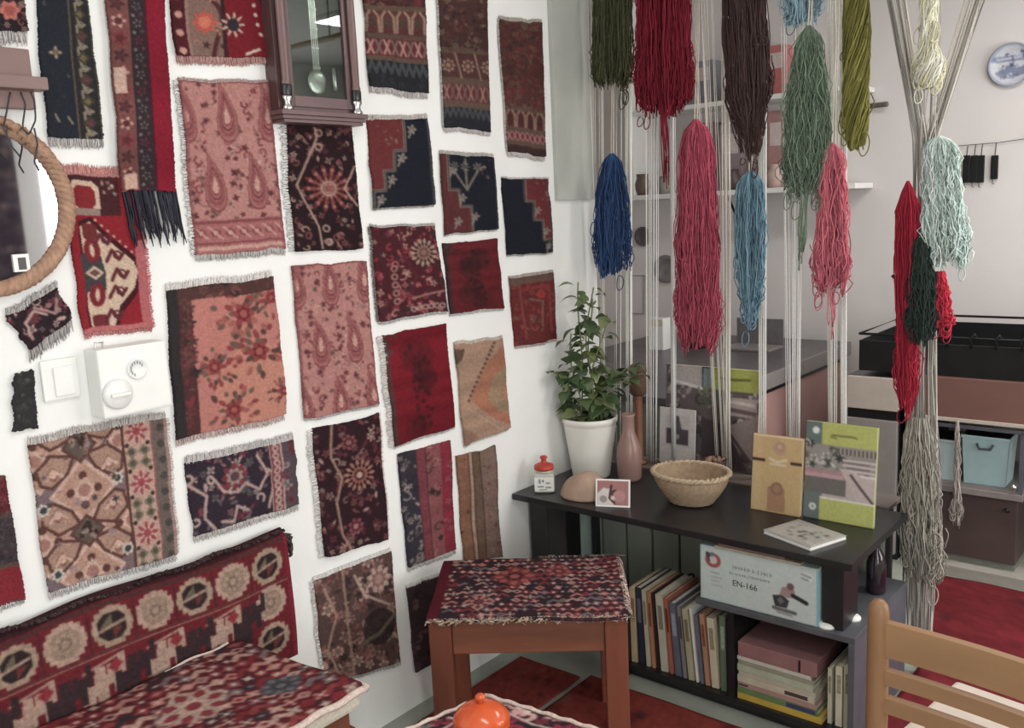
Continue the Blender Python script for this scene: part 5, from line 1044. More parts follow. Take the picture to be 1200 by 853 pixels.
# ------------------------------------------------------------------ hanging rod, warp cords, yarn hanks
HY = 2.905; HZ = 2.40
rod = root('hanging_rod', (.9, HY, HZ), 0, 'round wooden rod fixed to the wall carrying cords and yarn', 'rod')
MB().tube([(.001, HY, HZ), (1.85, HY, HZ)], .014, 10).build('rod_bar', M_CHAIR, rod, world=True, smooth=True)
for x in (.75, 1.55): MB().tube([(x, HY, HZ+.012), (x, HY, 2.70)], .004, 6).build('hanger_wire', M_WIRE, rod, world=True)
CORD = (228, 224, 216)
def resample(P, m):
    """P (n,k,3) -> (n,m,3) smooth-ish"""
    n, k, _ = P.shape; t = np.linspace(0, k-1, m); i = np.clip(t.astype(int), 0, k-2); f = (t-i)[None, :, None]; f = f*f*(3-2*f)*.5+f*.5
    return P[:, i]*(1-f)+P[:, i+1]*f
def cords(label, specs, col=CORD, r=.0019, seed=0, group='undyed warp threads', Y=2.935):
    """specs: (x top px, x bottom px, number of cords, spread px)"""
    g = np.random.default_rng(seed); P = []
    for xt, xb, n, sp in specs:
        for _ in range(int(n*1.7)):
            o = g.uniform(-sp, sp); A = ony(xt+o, 10, Y); Z = ony(xb+o*.8, 430, Y); d = (A-Z)/(A[2]-Z[2]); dy = g.uniform(-.014, .014)
            top = Z+d*(HZ-.014-Z[2]); bot = Z+d*(.5705-Z[2]); mid = (top+bot)/2+np.array([g.normal(0, .003), 0, 0])
            for q in (top, mid, bot): q[1] = Y+dy
            P.append([top, mid, bot])
    P = resample(np.array(P), 7); n = len(P)
    rt = root('thread_skein', (float(P[:, -1, 0].mean()), Y, .5705), 0, label, 'thread', group)
    strands('thread_strands', P, r, np.array(col)*g.uniform(.82, 1.08, (n, 1)), rt, k=4)
    mk = MB(); mk.tube([(float(P[:, 0, 0].min())-.006, HY-.02, HZ-.016), (float(P[:, 0, 0].max())+.006, HY-.02, HZ-.016)], .003, 5); mk.build('top_knot', M_CREAM, rt, world=True)
    return rt
LB = 'pale undyed warp threads hanging from the rod '
cords(LB+'against the white wall end', [(690, 694, 6, 6), (703, 706, 4, 3)], (186, 182, 170), seed=1)
cords(LB+'beside the olive and blue hanks', [(737, 738, 5, 4), (722, 722, 3, 8)], (206, 206, 198), seed=2)
cords(LB+'behind the crimson hank', [(764, 764, 7, 8), (786, 788, 5, 4)], seed=3)
cords(LB+'between the raspberry and brown hanks', [(822, 842, 9, 14), (850, 852, 9, 5)], (212, 204, 194), seed=4)
cords(LB+'beside the dark brown and steel blue hanks', [(893, 893, 10, 5)], seed=5)
cords(LB+'behind the sage green hank', [(920, 925, 4, 4), (936, 934, 9, 6)], seed=6)
cords(LB+'behind the olive and pink hanks', [(976, 976, 9, 6), (988, 988, 8, 4)], (218, 216, 208), seed=7)

def smooth_noise(g, n, m, k=3):
    z = g.normal(size=(n, m+k)); c = np.cumsum(z, 1); z = (c[:, k:]-c[:, :-k])/k**.5; return z[:, :m]
def hank(label, col, top, bot, wpx, n=150, prof=((0, .3), (.08, .7), (.3, 1), (.7, 1), (1, .8)), rag=.22, loops=.45, r=.0021, dep=.028, Y=2.858, wig=.004, seed=0, hang=True, tail=None, twist=0.0, var=.22, stray=10, group='dyed yarn hanks hanging from the rod'):
    g = np.random.default_rng(seed); T, B = ony(*top, Y), ony(*bot, Y); W = abs(ony(top[0]+wpx, bot[1]*.5+top[1]*.5, Y)[0]-ony(top[0], bot[1]*.5+top[1]*.5, Y)[0])/2
    H = T[2]-B[2]
    if hang: prof = ((0, .08), (.012, prof[0][1]*.55), (.035, prof[0][1]*.95), (.06, (prof[0][1]+prof[1][1])/2)) + tuple(q for q in prof[1:] if q[0] > .07)
    pt = np.array(prof); m = 24; P = np.zeros((n, m, 3))
    s = g.uniform(-1, 1, n); d = g.uniform(-1, 1, n)*np.sqrt(1-s*s*.9); clump = np.sin(s*7+seed)*.5+np.sin(s*3.1+2*seed)*.5
    e = 1-rag*np.clip(g.random(n)**1.5*.7+.3*(.5+.5*clump), 0, 1); lp = g.random(n) < loops
    nx_, ny_ = smooth_noise(g, n, m), smooth_noise(g, n, m)
    for q in range(m):
        k = q/(m-1)
        tq = np.where(lp, np.where(k < .76, e*k/.76, e*(1-(k-.76)/.24*.2)), e*k)
        w_ = np.interp(tq, pt[:, 0], pt[:, 1]); sx = np.where(lp & (k > .76), .022, 0)*math.sin((k-.76)/.24*pi*.8 if k > .76 else 0)
        ph = twist*tq; ss = s*np.cos(ph)+d*np.sin(ph); dd = -s*np.sin(ph)+d*np.cos(ph); am = wig*np.clip(tq*8, 0, 1)
        P[:, q, 0] = T[0]+(B[0]-T[0])*tq+ss*w_*W+am*nx_[:, q]+sx*g.uniform(.2, 1, n)*np.sign(s)
        P[:, q, 1] = Y+dd*w_*dep+am*.7*ny_[:, q]; P[:, q, 2] = T[2]-H*tq
    C = np.clip(np.array(col, float)*(1+g.uniform(-var, var, (n, 1))), 0, 250)
    if stray:                                    # loose loops of yarn standing out at the sides and the end
        L = np.zeros((stray, m, 3)); a = np.linspace(-.3, 2*pi*.9, m)
        for i in range(stray):
            t0 = g.uniform(.45, 1.0); sd_ = g.choice((-1, 1)); w0 = np.interp(t0, pt[:, 0], pt[:, 1])*W*g.uniform(.5, 1); rr = g.uniform(.007, .016); el = g.uniform(1.2, 2.4)
            L[i, :, 0] = T[0]+(B[0]-T[0])*t0+sd_*w0+rr*np.sin(a)*sd_; L[i, :, 1] = Y-dep*.6+rr*.4*np.sin(a*1.5); L[i, :, 2] = T[2]-H*t0-rr*el+rr*el*np.cos(a)
        P = np.concatenate([P, L]); C = np.vstack([C, np.clip(np.array(col, float)*g.uniform(.8, 1.1, (stray, 1)), 0, 250)])
    rt = root('yarn_hank', (float(B[0]), Y, float(B[2])), 0, label, 'yarn', group)
    strands('yarn_strands', P, r, C, rt)
    if tail:
        nt, tx, ty, tw = tail; E = ony(tx, ty, Y); St = np.zeros((nt, 8, 3)); o = g.uniform(-1, 1, nt)
        for q in range(8): k = q/7; St[:, q, 0] = T[0]+(B[0]-T[0])*.8+(E[0]-T[0]-(B[0]-T[0])*.8)*k+o*tw*.0025*(1-.4*k)+.003*np.sin(k*9+o*9); St[:, q, 1] = Y-.01+.008*o; St[:, q, 2] = T[2]-H*.75+(E[2]-T[2]+H*.75)*k*(1-.3*g.random(nt)*(q/7))
        strands('loose_tail', St, r, np.array(col)*g.uniform(.8, 1.15, (nt, 1)), rt)
    if hang and T[2] < HZ-.03:
        mk = MB(); mk.tube([(T[0]-.004, Y, T[2]-.012), (T[0]-.002, (Y+HY)/2, (T[2]+HZ)/2), (T[0], HY-.004, HZ-.012)], .0022, 5); mk.tube([(T[0]+.006, Y, T[2]-.012), (T[0]+.004, (Y+HY)/2, (T[2]+HZ)/2), (T[0]+.002, HY-.004, HZ-.012)], .0022, 5)
        mk.build('hanging_cord', M_CREAM, rt, world=True)
    return rt
FULL = ((0, .8), (.3, .95), (.8, 1), (1, .95))
hank('dark olive-green yarn hank nearest the wall', (74, 74, 50), (718, -100), (717, 112), 45, n=230, prof=FULL, seed=1, hang=False)
hank('thick crimson red yarn hank with one trailing tail', (128, 26, 44), (776, -100), (778, 145), 66, n=330, prof=FULL, rag=.26, loops=.55, seed=2, hang=False, tail=(26, 783, 222, 5), dep=.04)
hank('short royal blue yarn hank above the plant', (40, 66, 112), (717, 180), (718, 328), 44, n=200, prof=((0, .35), (.06, .6), (.3, .85), (.7, 1), (1, .85)), rag=.3, loops=.2, seed=3)
hank('long raspberry pink yarn hank over the basket', (170, 64, 86), (815, 140), (817, 420), 50, n=270, prof=((0, .55), (.1, .72), (.5, 1), (.8, .95), (1, .7)), rag=.25, seed=4, wig=.006)
hank('dark brown yarn hank with ragged looped end', (74, 54, 52), (868, -100), (880, 195), 52, n=250, prof=((0, .9), (.5, 1), (.7, .95), (.8, .6), (1, .3)), rag=.38, loops=.6, seed=5, hang=False)
hank('steel blue yarn hank under the brown one', (98, 134, 154), (879, 200), (879, 390), 34, n=150, prof=((0, .6), (.08, .9), (.4, 1), (.65, .9), (.85, .45), (1, .3)), rag=.3, loops=.3, seed=6)
hank('loose fluffy sage green yarn hank', (104, 124, 104), (948, 30), (945, 245), 56, n=230, prof=((0, .3), (.12, .55), (.45, .9), (.75, 1), (1, .7)), rag=.3, loops=.5, seed=7, wig=.008, r=.0017, tail=(16, 940, 320, 6), var=.25)
hank('pale teal and lilac yarn hank end at the top', (128, 160, 176), (938, -100), (940, 36), 40, n=110, prof=FULL, seed=8, hang=False, Y=2.915)
hank('twisted olive yarn hank', (116, 112, 50), (1004, -100), (1003, 178), 32, n=200, prof=((0, .8), (.6, 1), (.85, .95), (1, .55)), rag=.08, loops=.1, seed=9, hang=False, twist=7, wig=.002)
hank('rose pink yarn hank under the olive one', (196, 92, 108), (976, 168), (974, 350), 38, n=190, prof=((0, .4), (.1, .62), (.4, .85), (.75, 1), (1, .75)), rag=.28, loops=.5, seed=10, wig=.006, tail=(8, 976, 400, 4))
# great grey warp bundle
BYY = 2.915; g = np.random.default_rng(41); P = []
for (xa, xb, n) in ((1040, 1062, 26), (1128, 1152, 22), (1082, 1104, 9)):
    for _ in range(n):
        u_ = g.random(); x0 = xa+(xb-xa)*u_; v_ = g.random() if n == 9 else (u_*.6 if xa < 1100 else .4+.6*u_)
        pts = [(x0+(x0-1080)*.55*(1 if n != 9 else 0), -100), (x0, 5), (1070+28*v_+g.normal(0, 1.5), 165), (1067+30*v_+g.normal(0, 1.5), 330), (1065+30*v_+g.normal(0, 2), 440), (1060+40*v_+g.normal(0, 3), 560), (1060+34*v_+g.normal(0, 3), 690), (1060+30*v_+g.normal(0, 3), 775)]
        W_ = [ony(x, y, BYY+g.uniform(-.02, .02)) for x, y in pts]; W_[0] = W_[1]+(W_[0]-W_[1])*((HZ-.012-W_[1][2])/(W_[0][2]-W_[1][2])); W_[0][1] = HY
        if W_[-1][2] < .012: W_[-1][2] = .012
        P.append(W_)
P = resample(np.array(P), 26); n = len(P)
gb = root('thread_skein', (1.2, BYY, 0), 0, 'thick grey warp thread bundle spreading in a V towards the rod', 'thread')
strands('thread_strands', P, .0022, np.array((186, 180, 172))*g.uniform(.6, 1.12, (n, 1)), gb, k=4)
def hb(label, col, top, bot, wpx, **k): return hank(label, col, top, bot, wpx, Y=k.pop('Y', 2.87), hang=False, **k)
hb('grey wool hank tied low on the thick cord bundle', (146, 140, 130), (1076, 490), (1082, 690), 46, n=240, prof=((0, .5), (.3, .9), (.7, 1), (1, .7)), rag=.35, loops=.4, seed=11, wig=.006)
hb('cream yarn hank gathered in a knot between the V cords', (222, 214, 176), (1088, -60), (1088, 106), 36, n=190, prof=((0, .5), (.3, .6), (.55, .5), (.68, .45), (.8, 1), (.93, 1.05), (1, .7)), rag=.06, loops=.3, seed=12, twist=5)
hb('pale mint yarn hank draped over the cord bundle', (172, 192, 184), (1100, 160), (1110, 325), 52, n=260, prof=((0, .12), (.03, .5), (.08, .72), (.4, .8), (.7, 1), (1, .9)), rag=.4, loops=.25, seed=13, wig=.006, Y=2.835)
hb('long scarlet yarn hank on the left of the bundle', (160, 28, 48), (1064, 212), (1062, 492), 32, n=190, prof=((0, .05), (.025, .3), (.12, .8), (.3, .9), (.55, .7), (.8, .6), (1, .25)), rag=.2, loops=.3, seed=14, Y=2.84)
hb('black-green yarn hank against the scarlet one', (40, 52, 48), (1080, 275), (1080, 410), 34, n=170, prof=((0, .1), (.04, .4), (.3, .8), (.7, 1), (1, .6)), rag=.4, loops=.2, seed=15, Y=2.825)
hb('small scarlet yarn tuft right of the black-green hank', (186, 36, 56), (1102, 318), (1105, 388), 16, n=70, prof=((0, .6), (.5, 1), (1, .8)), rag=.3, seed=16, Y=2.85)

# ------------------------------------------------------------------ the far room
M_PINK = mat('dusty_pink_panel', (186, 140, 134), rough=.5, var=.08, scale=5)
M_DESK = mat('dark_grey_top', (92, 88, 90), rough=.35, var=.12, scale=9); M_TRIM = mat('grey_edge', (142, 134, 132), rough=.4, var=.06)
dk = root('office_desk', (-.2, 3.95, 0), 0, 'long desk with dark grey top and dusty pink side panel', 'desk')
wb('desk_top', M_DESK, dk, -.80, .33, 3.10, 4.80, .755, .785, bev=.003); wb('edge_band', M_TRIM, dk, .325, .336, 3.10, 4.80, .715, .785, bev=.002)
wb('side_panel', M_PINK, dk, .285, .312, 3.12, 4.78, 0, .755, bev=.002); wb('end_panel', mat('grey_green_end', (134, 138, 126), rough=.6), dk, -.78, .285, 3.12, 3.145, 0, .755, bev=.002); wb('side_panel', M_PINK, dk, -.78, -.755, 3.145, 4.78, 0, .755); wb('dark_strip', M_BLACK, dk, .312, .316, 3.12, 4.78, .69, .715)
# things on the desk
def simple(name, label, cat, parts, loc, rz=0, group=None):
    rt = root(name, loc, rz, label, cat, group)
    for nm, m, b, bev in parts: box(nm, m, rt, *b, bev)
    return rt
p = onz(872, 412, .786); lp = root('laptop', (p[0], p[1]+.1, .7855), 0, 'grey laptop standing open on the far desk', 'laptop')
box('base', M_TRIM, lp, -.13, .13, -.09, .09, 0, .015, .004); box('screen_lid', mat('laptop_grey', (112, 110, 112), rough=.4), lp, -.13, .13, .085, .095, .015, .15, .003)
p = onz(762, 412, .786); wbx = root('white_carton', (p[0], p[1]+.1, .7855), 0, 'small upright white carton on the far desk', 'box'); box('carton', M_WHITEPL, wbx, -.045, .045, -.04, .04, 0, .17, .003); box('flap', M_PAPER, wbx, -.045, .045, -.0415, -.04, .13, .165)
p = onz(800, 412, .786); mb_ = root('desk_pot', (p[0]+.0, p[1]+.16, .7855), 0, 'dark maroon pot standing on the far desk', 'pot'); MB().lathe([(0, 0), (.05, 0), (.07, .04), (.075, .09), (.06, .12), (.066, .13), (.055, .13), (.05, .1), (0, .09)], 24).build('pot_body', mat('dark_maroon_clay', (108, 66, 66), rough=.5, var=.12), mb_, smooth=True)
# wall shelves
sh = root('wall_shelf', (-.4, 4.72, 1.6), 0, 'white wall shelving unit with two boards and side upright', 'shelf')
wb('upright', M_WHITEPL, sh, -.885, -.855, 4.58, 4.845, 1.585, 2.69, bev=.002)
wb('board', M_WHITEPL, sh, -.855, .42, 4.58, 4.845, 1.585, 1.612, bev=.002); wb('board', M_WHITEPL, sh, -.855, .42, 4.58, 4.845, 2.06, 2.085, bev=.002)
for x in (-.28, .22):
    MB().tube([(x, 4.845, 1.32), (x, 4.62, 1.58)], .007, 6).build('bracket', M_BLACKM, sh, world=True)
zS, zU = 1.6125, 2.0855
def pot(label, px, z, r, h, colr, Y=4.637, name='clay_pot', kind=0):
    x = ony(px, 200, Y)[0]; rt = root(name, (float(x), Y, z), 0, label, 'pot')
    pf = [(0, 0), (r*.6, 0), (r*.95, h*.3), (r, h*.55), (r*.62, h*.82), (r*.7, h), (r*.55, h), (r*.5, h*.8)] if kind == 0 else [(0, 0), (r, 0), (r, h*.8), (r*.7, h*.92), (r*.75, h), (0, h)]
    MB().lathe(pf, 22).build('pot_body', mat('pot_%d_%d_%d' % colr, colr, rough=.45, var=.12, scale=14), rt, smooth=True); return rt
pot('round brown pot at the open end of the lower white shelf', 753, zS, .05, .12, (112, 92, 84))
pot('mottled grey jar beside the brown pot on the white shelf', 779, zS, .045, .10, (150, 146, 140), kind=1)
pot('dark squat pot beneath the brown yarn on the shelf', 858, zS, .052, .11, (84, 66, 64))
pot('pinkish bowl-shaped pot on the lower white shelf', 908, zS, .054, .12, (196, 164, 156))
pot('rust red pot on the upper white shelf', 862, zU, .052, .13, (120, 62, 56))
fx = float(ony(870, 100, 4.70)[0])
fo = root('orange_flower', (fx+.07, 4.62, zU), 0, 'orange artificial flower in a small yellow cup', 'flower'); MB().lathe([(0, 0), (.022, 0), (.03, .05), (.026, .05), (0, .01)], 16).build('cup', mat('yellow_cup', (206, 160, 70), rough=.4), fo, smooth=True)
MB().tube([(0, 0, .02), (.004, 0, .09)], .003, 5).build('stem', M_LEAF[1], fo)
for i in range(7):
    a = 2*pi*i/7; V, F = lathegeo([(0, -.006), (.016, -.003), (.02, 0), (.016, .004), (0, .006)], 10); V[:, 0] = V[:, 0]*1.3+.022; ca_, sa_ = math.cos(a), math.sin(a); V = np.c_[V[:, 0]*ca_-V[:, 1]*sa_, V[:, 2]*2-.004, V[:, 0]*sa_+V[:, 1]*ca_]+[.004, 0, .105]
    mesh('petal', V, F, mat('orange_petal', (226, 96, 52), rough=.6), fo, smooth=True)
def carton(label, px0, px1, z, h, colr, Y=4.70):
    x0, x1 = float(ony(px0, 120, Y)[0]), float(ony(px1, 120, Y)[0]); rt = root('tall_carton', ((x0+x1)/2, 4.77, z), 0, label, 'box'); w2 = (x1-x0)/2
    box('carton', mat('carton_%d_%d_%d' % colr, colr, rough=.6, var=.08), rt, -w2, w2, -.065, .065, 0, h, .003); box('label_panel', mat('label_pale', (206, 190, 186), rough=.6), rt, -w2*.7, w2*.7, -.0662, -.065, h*.55, h*.85)
carton('tall dusty pink carton on the lower white shelf', 899, 918, zS, .40, (176, 128, 124))
carton('tall mauve-grey carton on the lower white shelf', 842, 868, zS+.0, .36, (150, 134, 138))
carton('grey-brown carton on the lower shelf behind the crimson yarn', 812, 836, zS, .38, (120, 104, 104))
carton('pale red carton on the upper white shelf', 898, 920, zU, .26, (196, 110, 106))
carton('blue-grey carton on the upper shelf behind the cords', 800, 836, zU, .24, (136, 138, 144))
# discs and sheet on the far wall under the shelf
def walldisc(label, px, py, r, colr, name='wall_disc', cat='disc'):
    p = ony(px, py, YF); rt = root(name, (float(p[0]), YF, float(p[2])-r), 0, label, cat)
    V, F = lathegeo([(0, .012), (r*.6, .010), (r*.68, .016), (r*.95, .022), (r, .018), (r*.9, .004), (0, 0.001)], 30); V = np.c_[V[:, 0]+p[0], YF-V[:, 2]-.0005, V[:, 1]+p[2]]
    mesh('plate_body', V, F, mat('disc_%d_%d_%d' % colr, colr, rough=.4, var=.2, scale=22), rt, world=True, smooth=True); return rt
walldisc('small dark grey disc on the wall under the white shelf', 755, 277, .06, (96, 92, 94)); walldisc('larger grey disc on the wall lower under the white shelf', 782, 315, .085, (128, 124, 124))
p = ony(750, 345, YF); fs = root('wall_ornament', (float(p[0]), YF, float(p[2])-.12), 0, 'thin wire rectangle hanging on the wall below the discs', 'ornament'); MB().tube([(p[0]-.06, YF-.006, p[2]+.12), (p[0]+.04, YF-.006, p[2]+.12), (p[0]+.03, YF-.006, p[2]-.12), (p[0]-.07, YF-.006, p[2]-.12)], .004, 5, closed=True).build('wire', mat('pale_wire', (158, 150, 150), rough=.5), fs, world=True)
# blue and white plate
p = ony(1186, 76, YF); R_ = .098; plr = root('decorative_plate', (float(p[0]), YF, float(p[2])-R_), 0, 'blue and white painted plate high on the far wall', 'plate')
c = Cv(64, 64, (206, 208, 216), 71); c.ring(.5, .5, .46, .05, (150, 158, 180)); c.rect(.1, .3, .9, .42, (128, 138, 168)); c.line([(.2, .36), (.8, .34)], .05, (206, 208, 220)); c.poly([(.15, .66), (.4, .5), (.6, .58), (.9, .5), (.85, .72), (.3, .8)], (132, 140, 164)); c.scatter(20, [(110, 120, 156), (224, 226, 230), (160, 166, 186)], .03, .07, (.15, .2, .85, .8)); arr = c.finish(.05)
n = 40; V = []; C = []; F = []
for j, q in enumerate(np.linspace(0, 1, 16)):
    for i in range(n):
        a = 2*pi*i/n; V.append((p[0]+R_*q*math.cos(a), YF-.008-.018*max(0, (q-.55)/.45)**1.5, p[2]+R_*q*math.sin(a)))
        C.append(arr[int(min(63, max(0, 32-31.5*q*math.sin(a)))), int(min(63, max(0, 32+31.5*q*math.cos(a))))])
for j in range(15):
    for i in range(n): F.append((j*n+i, j*n+(i+1) % n, (j+1)*n+(i+1) % n, (j+1)*n+i))
k0 = len(V)
for i in range(n): a = 2*pi*i/n; V.append((p[0]+R_*.6*math.cos(a), YF-.0006, p[2]+R_*.6*math.sin(a))); C.append((200, 202, 208))
F += [(15*n+i, 15*n+(i+1) % n, k0+(i+1) % n, k0+i) for i in range(n)]
mesh('painted_face', np.array(V), F, M_PRINT, plr, col=np.array(C), world=True, smooth=True)
# branch peg, hanging tools
p = ony(1028, 125, YF); br = root('branch_peg', (float(p[0]), YF, float(p[2])), 0, 'short stub of brown branch sticking out of the wall', 'peg'); q = ony(1040, 122, YF-.05); MB().tube([(p[0]-.06, YF-.001, p[2]), (p[0]-.02, YF-.03, p[2]+.004), (q[0], YF-.05, q[2])], .013, 7).build('branch', mat('grey_bark', (112, 98, 90), rough=.9, var=.3, scale=40, bump=.5), br, world=True)
a_, b_ = ony(1112, 172, YF), ony(1235, 158, YF); sg = root('tool_wire', (float(a_[0]), YF, float(a_[2])), 0, 'thin wire stretched along the far wall holding weaving tools', 'wire'); MB().tube([(a_[0], YF-.012, a_[2]), ((a_+b_)[0]/2, YF-.014, (a_+b_)[2]/2-.008), (b_[0], YF-.012, b_[2])], .0016, 5).build('wire', M_WIRE, sg, world=True)
for y_ in (a_, b_): MB().tube([(y_[0], YF-.0005, y_[2]), (y_[0], YF-.014, y_[2])], .003, 5).build('nail', M_WIRE, sg, world=True)
for k, px in enumerate((1133, 1142, 1150, 1166)):
    t_ = ony(px, 182, YF-.014); bb_ = ony(px, 214 if k < 3 else 210, YF-.014); zt = a_[2]+(b_[2]-a_[2])*(t_[0]-a_[0])/(b_[0]-a_[0])-.006
    tl = root('weaving_comb', (float(t_[0]), YF-.014, float(bb_[2])), 0, ['black weaving comb on the wall wire, first beside the cord bundle', 'black weaving comb on the wall wire, middle of the close three', 'black weaving comb on the wall wire, third of the close three', 'single black weaving comb hanging apart on the wall wire'][k], 'comb', 'weaving combs on the wall wire')
    MB().box(t_[0]-.016, t_[0]+.016, YF-.020, YF-.010, bb_[2], t_[2], .003).build('blade', M_BLACKM, tl, world=True); MB().tube([(t_[0], YF-.0165, t_[2]-.004), (t_[0]+.004, YF-.0165, zt)], .0022, 5).build('hook', M_WIRE, tl, world=True)
    MB().tube([(t_[0]-.006, YF-.015, bb_[2]+.002), (t_[0]-.006, YF-.015, bb_[2]-.018), (t_[0]+.002, YF-.015, bb_[2]-.022)], .0022, 5).build('tip', M_WIRE, tl, world=True)
# counter along the far wall
CYF = 3.82; ctn = root('counter_cabinet', (.78, 4.1, 0), 0, 'narrow cabinet with beige drawer and grey door beside the counter', 'cabinet')
M_BEIGE = mat('beige_laminate', (196, 184, 172), rough=.5, var=.04); M_GREYD = mat('warm_grey_door', (150, 144, 140), rough=.5, var=.05)
wb('carcass', M_BLACK, ctn, .66, .875, 3.845, 4.62, 0, .795); dw = wb('drawer', M_BEIGE, ctn, .66, .875, CYF, 3.845, .655, .793, bev=.003); wb('door', M_GREYD, ctn, .66, .87, CYF, 3.845, .03, .612, bev=.003); 
wb('back_splash', M_BLACK, ctn, .66, .875, 3.838, 3.846, .612, .655)
cnt = root('long_counter', (1.6, 4.2, 0), 0, 'long brown counter with pale lower edge and open niche', 'counter')
M_BRN = mat('brown_counter_panel', (128, 88, 80), rough=.5, var=.12, scale=7, stretch=(.3, 1, 1)); M_DKB = mat('dark_brown_cabinet', (84, 68, 66), rough=.5, var=.14, scale=7)
wb('apron', M_BRN, cnt, .90, 2.6, CYF, 3.845, .655, .815, bev=.002); wb('edge_strip', M_BEIGE, cnt, .90, 2.6, CYF-.006, 3.845, .64, .655, bev=.002); wb('counter_top', M_BRN, cnt, .90, 2.6, 3.845, 4.70, .79, .815); wb('back_board', M_DKB, cnt, .90, 2.6, 4.66, 4.70, 0, .79); wb('end_board', M_DKB, cnt, .90, .925, 3.86, 4.66, 0, .79); wb('end_board', M_DKB, cnt, 2.57, 2.6, 3.86, 4.66, 0, .79)
wb('plinth', mat('pale_grey_plinth', (168, 164, 154), rough=.7, var=.06), cnt, .93, 2.56, 3.79, 4.64, 0, .045, bev=.003)
lc = root('low_cabinet', (1.17, 4.0, .045), 0, 'dark brown low cabinet standing on the pale plinth', 'cabinet')
wb('body', M_DKB, lc, .96, 1.325, 3.84, 4.3, .075, .345, bev=.003); wb('kick_board', mat('grey_green_end'), lc, .965, 1.32, 3.86, 4.28, .0455, .075); wb('top_rail', M_TRIM, lc, .955, 1.345, 3.82, 4.31, .345, .372, bev=.003); V, F = lathegeo([(0, 0), (.008, 0), (.010, .01), (0, .014)], 12); mesh('knob', np.c_[V[:, 0]+1.29, 3.84-V[:, 2], V[:, 1]+.30], F, M_BLACK, lc, world=True)
gc = root('glass_case', (1.15, 4.0, .3725), 0, 'glass fronted case on the low cabinet', 'case'); M_CASEG = glass_mat('case_glass', (246, 250, 250), .92)
wb('back', M_GREYD, gc, .96, 1.34, 4.27, 4.29, .373, .62); wb('front_pane', M_CASEG, gc, .965, 1.335, 3.83, 3.834, .385, .615); hb('thin grey yarn wisp hanging from the counter edge', (150, 142, 136), (1122, 492), (1121, 622), 11, n=26, prof=((0, .2), (.6, .5), (.8, 1), (1, .7)), seed=17, Y=3.80, stray=2, dep=.008, group='loose yarn at the counter')
wb('floor_plate', M_TRIM, gc, .96, 1.34, 3.83, 4.27, .373, .385)
for x in (.96, 1.325): wb('frame_post', M_GREYLAM, gc, x, x+.015, 3.826, 3.842, .373, .62, bev=.002)
wb('frame_rail', M_GREYLAM, gc, .96, 1.34, 3.826, 3.842, .612, .628, bev=.002)
V, F = lathegeo([(0, 0), (.012, 0), (.012, .012), (0, .014)], 14); mesh('lock', np.c_[V[:, 0]+1.31, 3.826-V[:, 2], V[:, 1]+.40], F, M_STEEL, gc, world=True, smooth=True)
for k, (x0, x1, h, lab, colr) in enumerate(((.99, 1.10, .17, 'pale grey-blue plastic tub inside the glass case', (224, 234, 238)), (1.115, 1.285, .20, 'larger light turquoise plastic tub inside the glass case', (214, 238, 242)))):
    tu = root('plastic_tub', ((x0+x1)/2, 3.925, .3855), 0, lab, 'tub'); w2 = (x1-x0)/2
    V = []; F = []
    for (sx, z_) in ((.88, 0), (1, h)): V += [(-w2*sx, -.08*sx, z_), (w2*sx, -.08*sx, z_), (w2*sx, .08*sx, z_), (-w2*sx, .08*sx, z_)]
    F = [(3, 2, 1, 0)]+[(i, (i+1) % 4, 4+(i+1) % 4, 4+i) for i in range(4)]+[(4, 5, 6, 7)]; mesh('tub_body', V, F, mat('tub_%d' % k, colr, rough=.35, var=.04), tu)
    box('rim', mat('tub_%d' % k), tu, -w2-.004, w2+.004, -.085, .085, h-.012, h, .003); 
    if k: MB().tube([(-.03, -.083, h-.03), (-.02, -.088, h-.05), (.02, -.088, h-.05), (.03, -.083, h-.03)], .005, 6).build('handle', M_GREYLAM, tu, smooth=True)
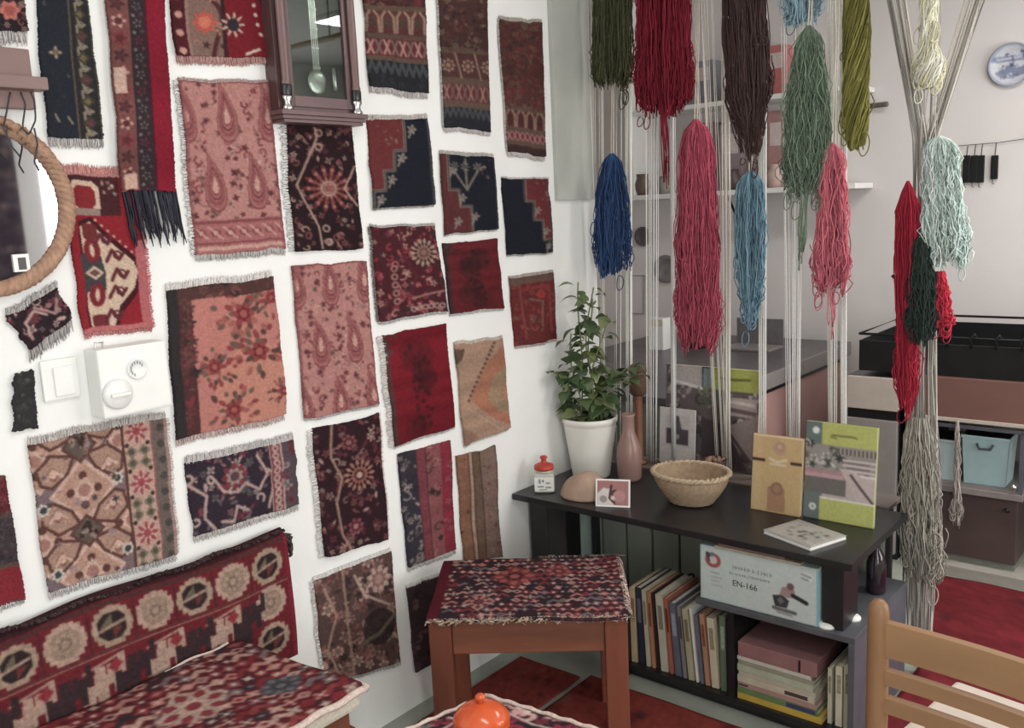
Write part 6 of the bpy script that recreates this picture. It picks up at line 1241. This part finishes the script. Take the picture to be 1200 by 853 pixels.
# black open grill box on the counter
gl = root('grill_box', (1.5, 4.2, .8155), 0, 'black open metal trough with rail and hooks on the counter', 'grill'); GX0, GX1, GY0, GY1, GZ0, GZ1 = .70, 2.3, 3.85, 4.55, .8157, .945
for nm, b in (('front_plate', (GX0, GX1, GY0, GY0+.006, GZ0, GZ1)), ('back_plate', (GX0, GX1, GY1-.006, GY1, GZ0, GZ1)), ('end_plate', (GX0, GX0+.006, GY0+.006, GY1-.006, GZ0, GZ1)), ('end_plate', (GX1-.006, GX1, GY0+.006, GY1-.006, GZ0, GZ1)), ('floor_plate', (GX0+.006, GX1-.006, GY0+.006, GY1-.006, GZ0, GZ0+.006))): wb(nm, M_BLACKM, gl, *b)
rl = MB().tube([(GX0, GY0, GZ1+.028), (GX1, GY0, GZ1+.028), (GX1, GY1, GZ1+.028), (GX0, GY1, GZ1+.028)], .006, 6, closed=True).build('rail', M_BLACKM, gl, world=True)
for x in list(np.linspace(1.05, 2.2, 14)): MB().tube([(x, GY0-.006, GZ1-.012), (x-.006, GY0-.008, GZ1+.030), (x+.008, GY0, GZ1+.046), (x+.014, GY0+.006, GZ1+.03)], .005, 5).build('hook', M_BLACKM, gl, world=True, smooth=True)
tw = ony(1037, 330, 4.2); MB().tube([(tw[0]+.03, 4.5, GZ1), (tw[0]+.02, 4.5, GZ1+.10), (tw[0]+.0, 4.5, GZ1+.16), (tw[0]-.06, 4.5, GZ1+.22)], .009, 6).build('bent_handle', M_BLACKM, gl, world=True, smooth=True)
# carpet added on the unseen right wall to darken the mirror's reflection
rc = root('added_mirror_carpet', (3.61, 1.6, .9), 0, 'large dark purple carpet added on the unseen wall facing the mirror', 'rug')
A = p_field(60, 90, 55, base=(78, 66, 78), cols=((96, 80, 90), (60, 52, 62), (120, 104, 110)), dens=.8); u, v = np.meshgrid(np.linspace(0, 1, 60), np.linspace(0, 1, 90)); grid_sheet('pile', 3.608+.002*np.sin(u*9), 2.28-1.35*u, 2.35-1.5*v, A, (1, 0, 0), .006, rc)
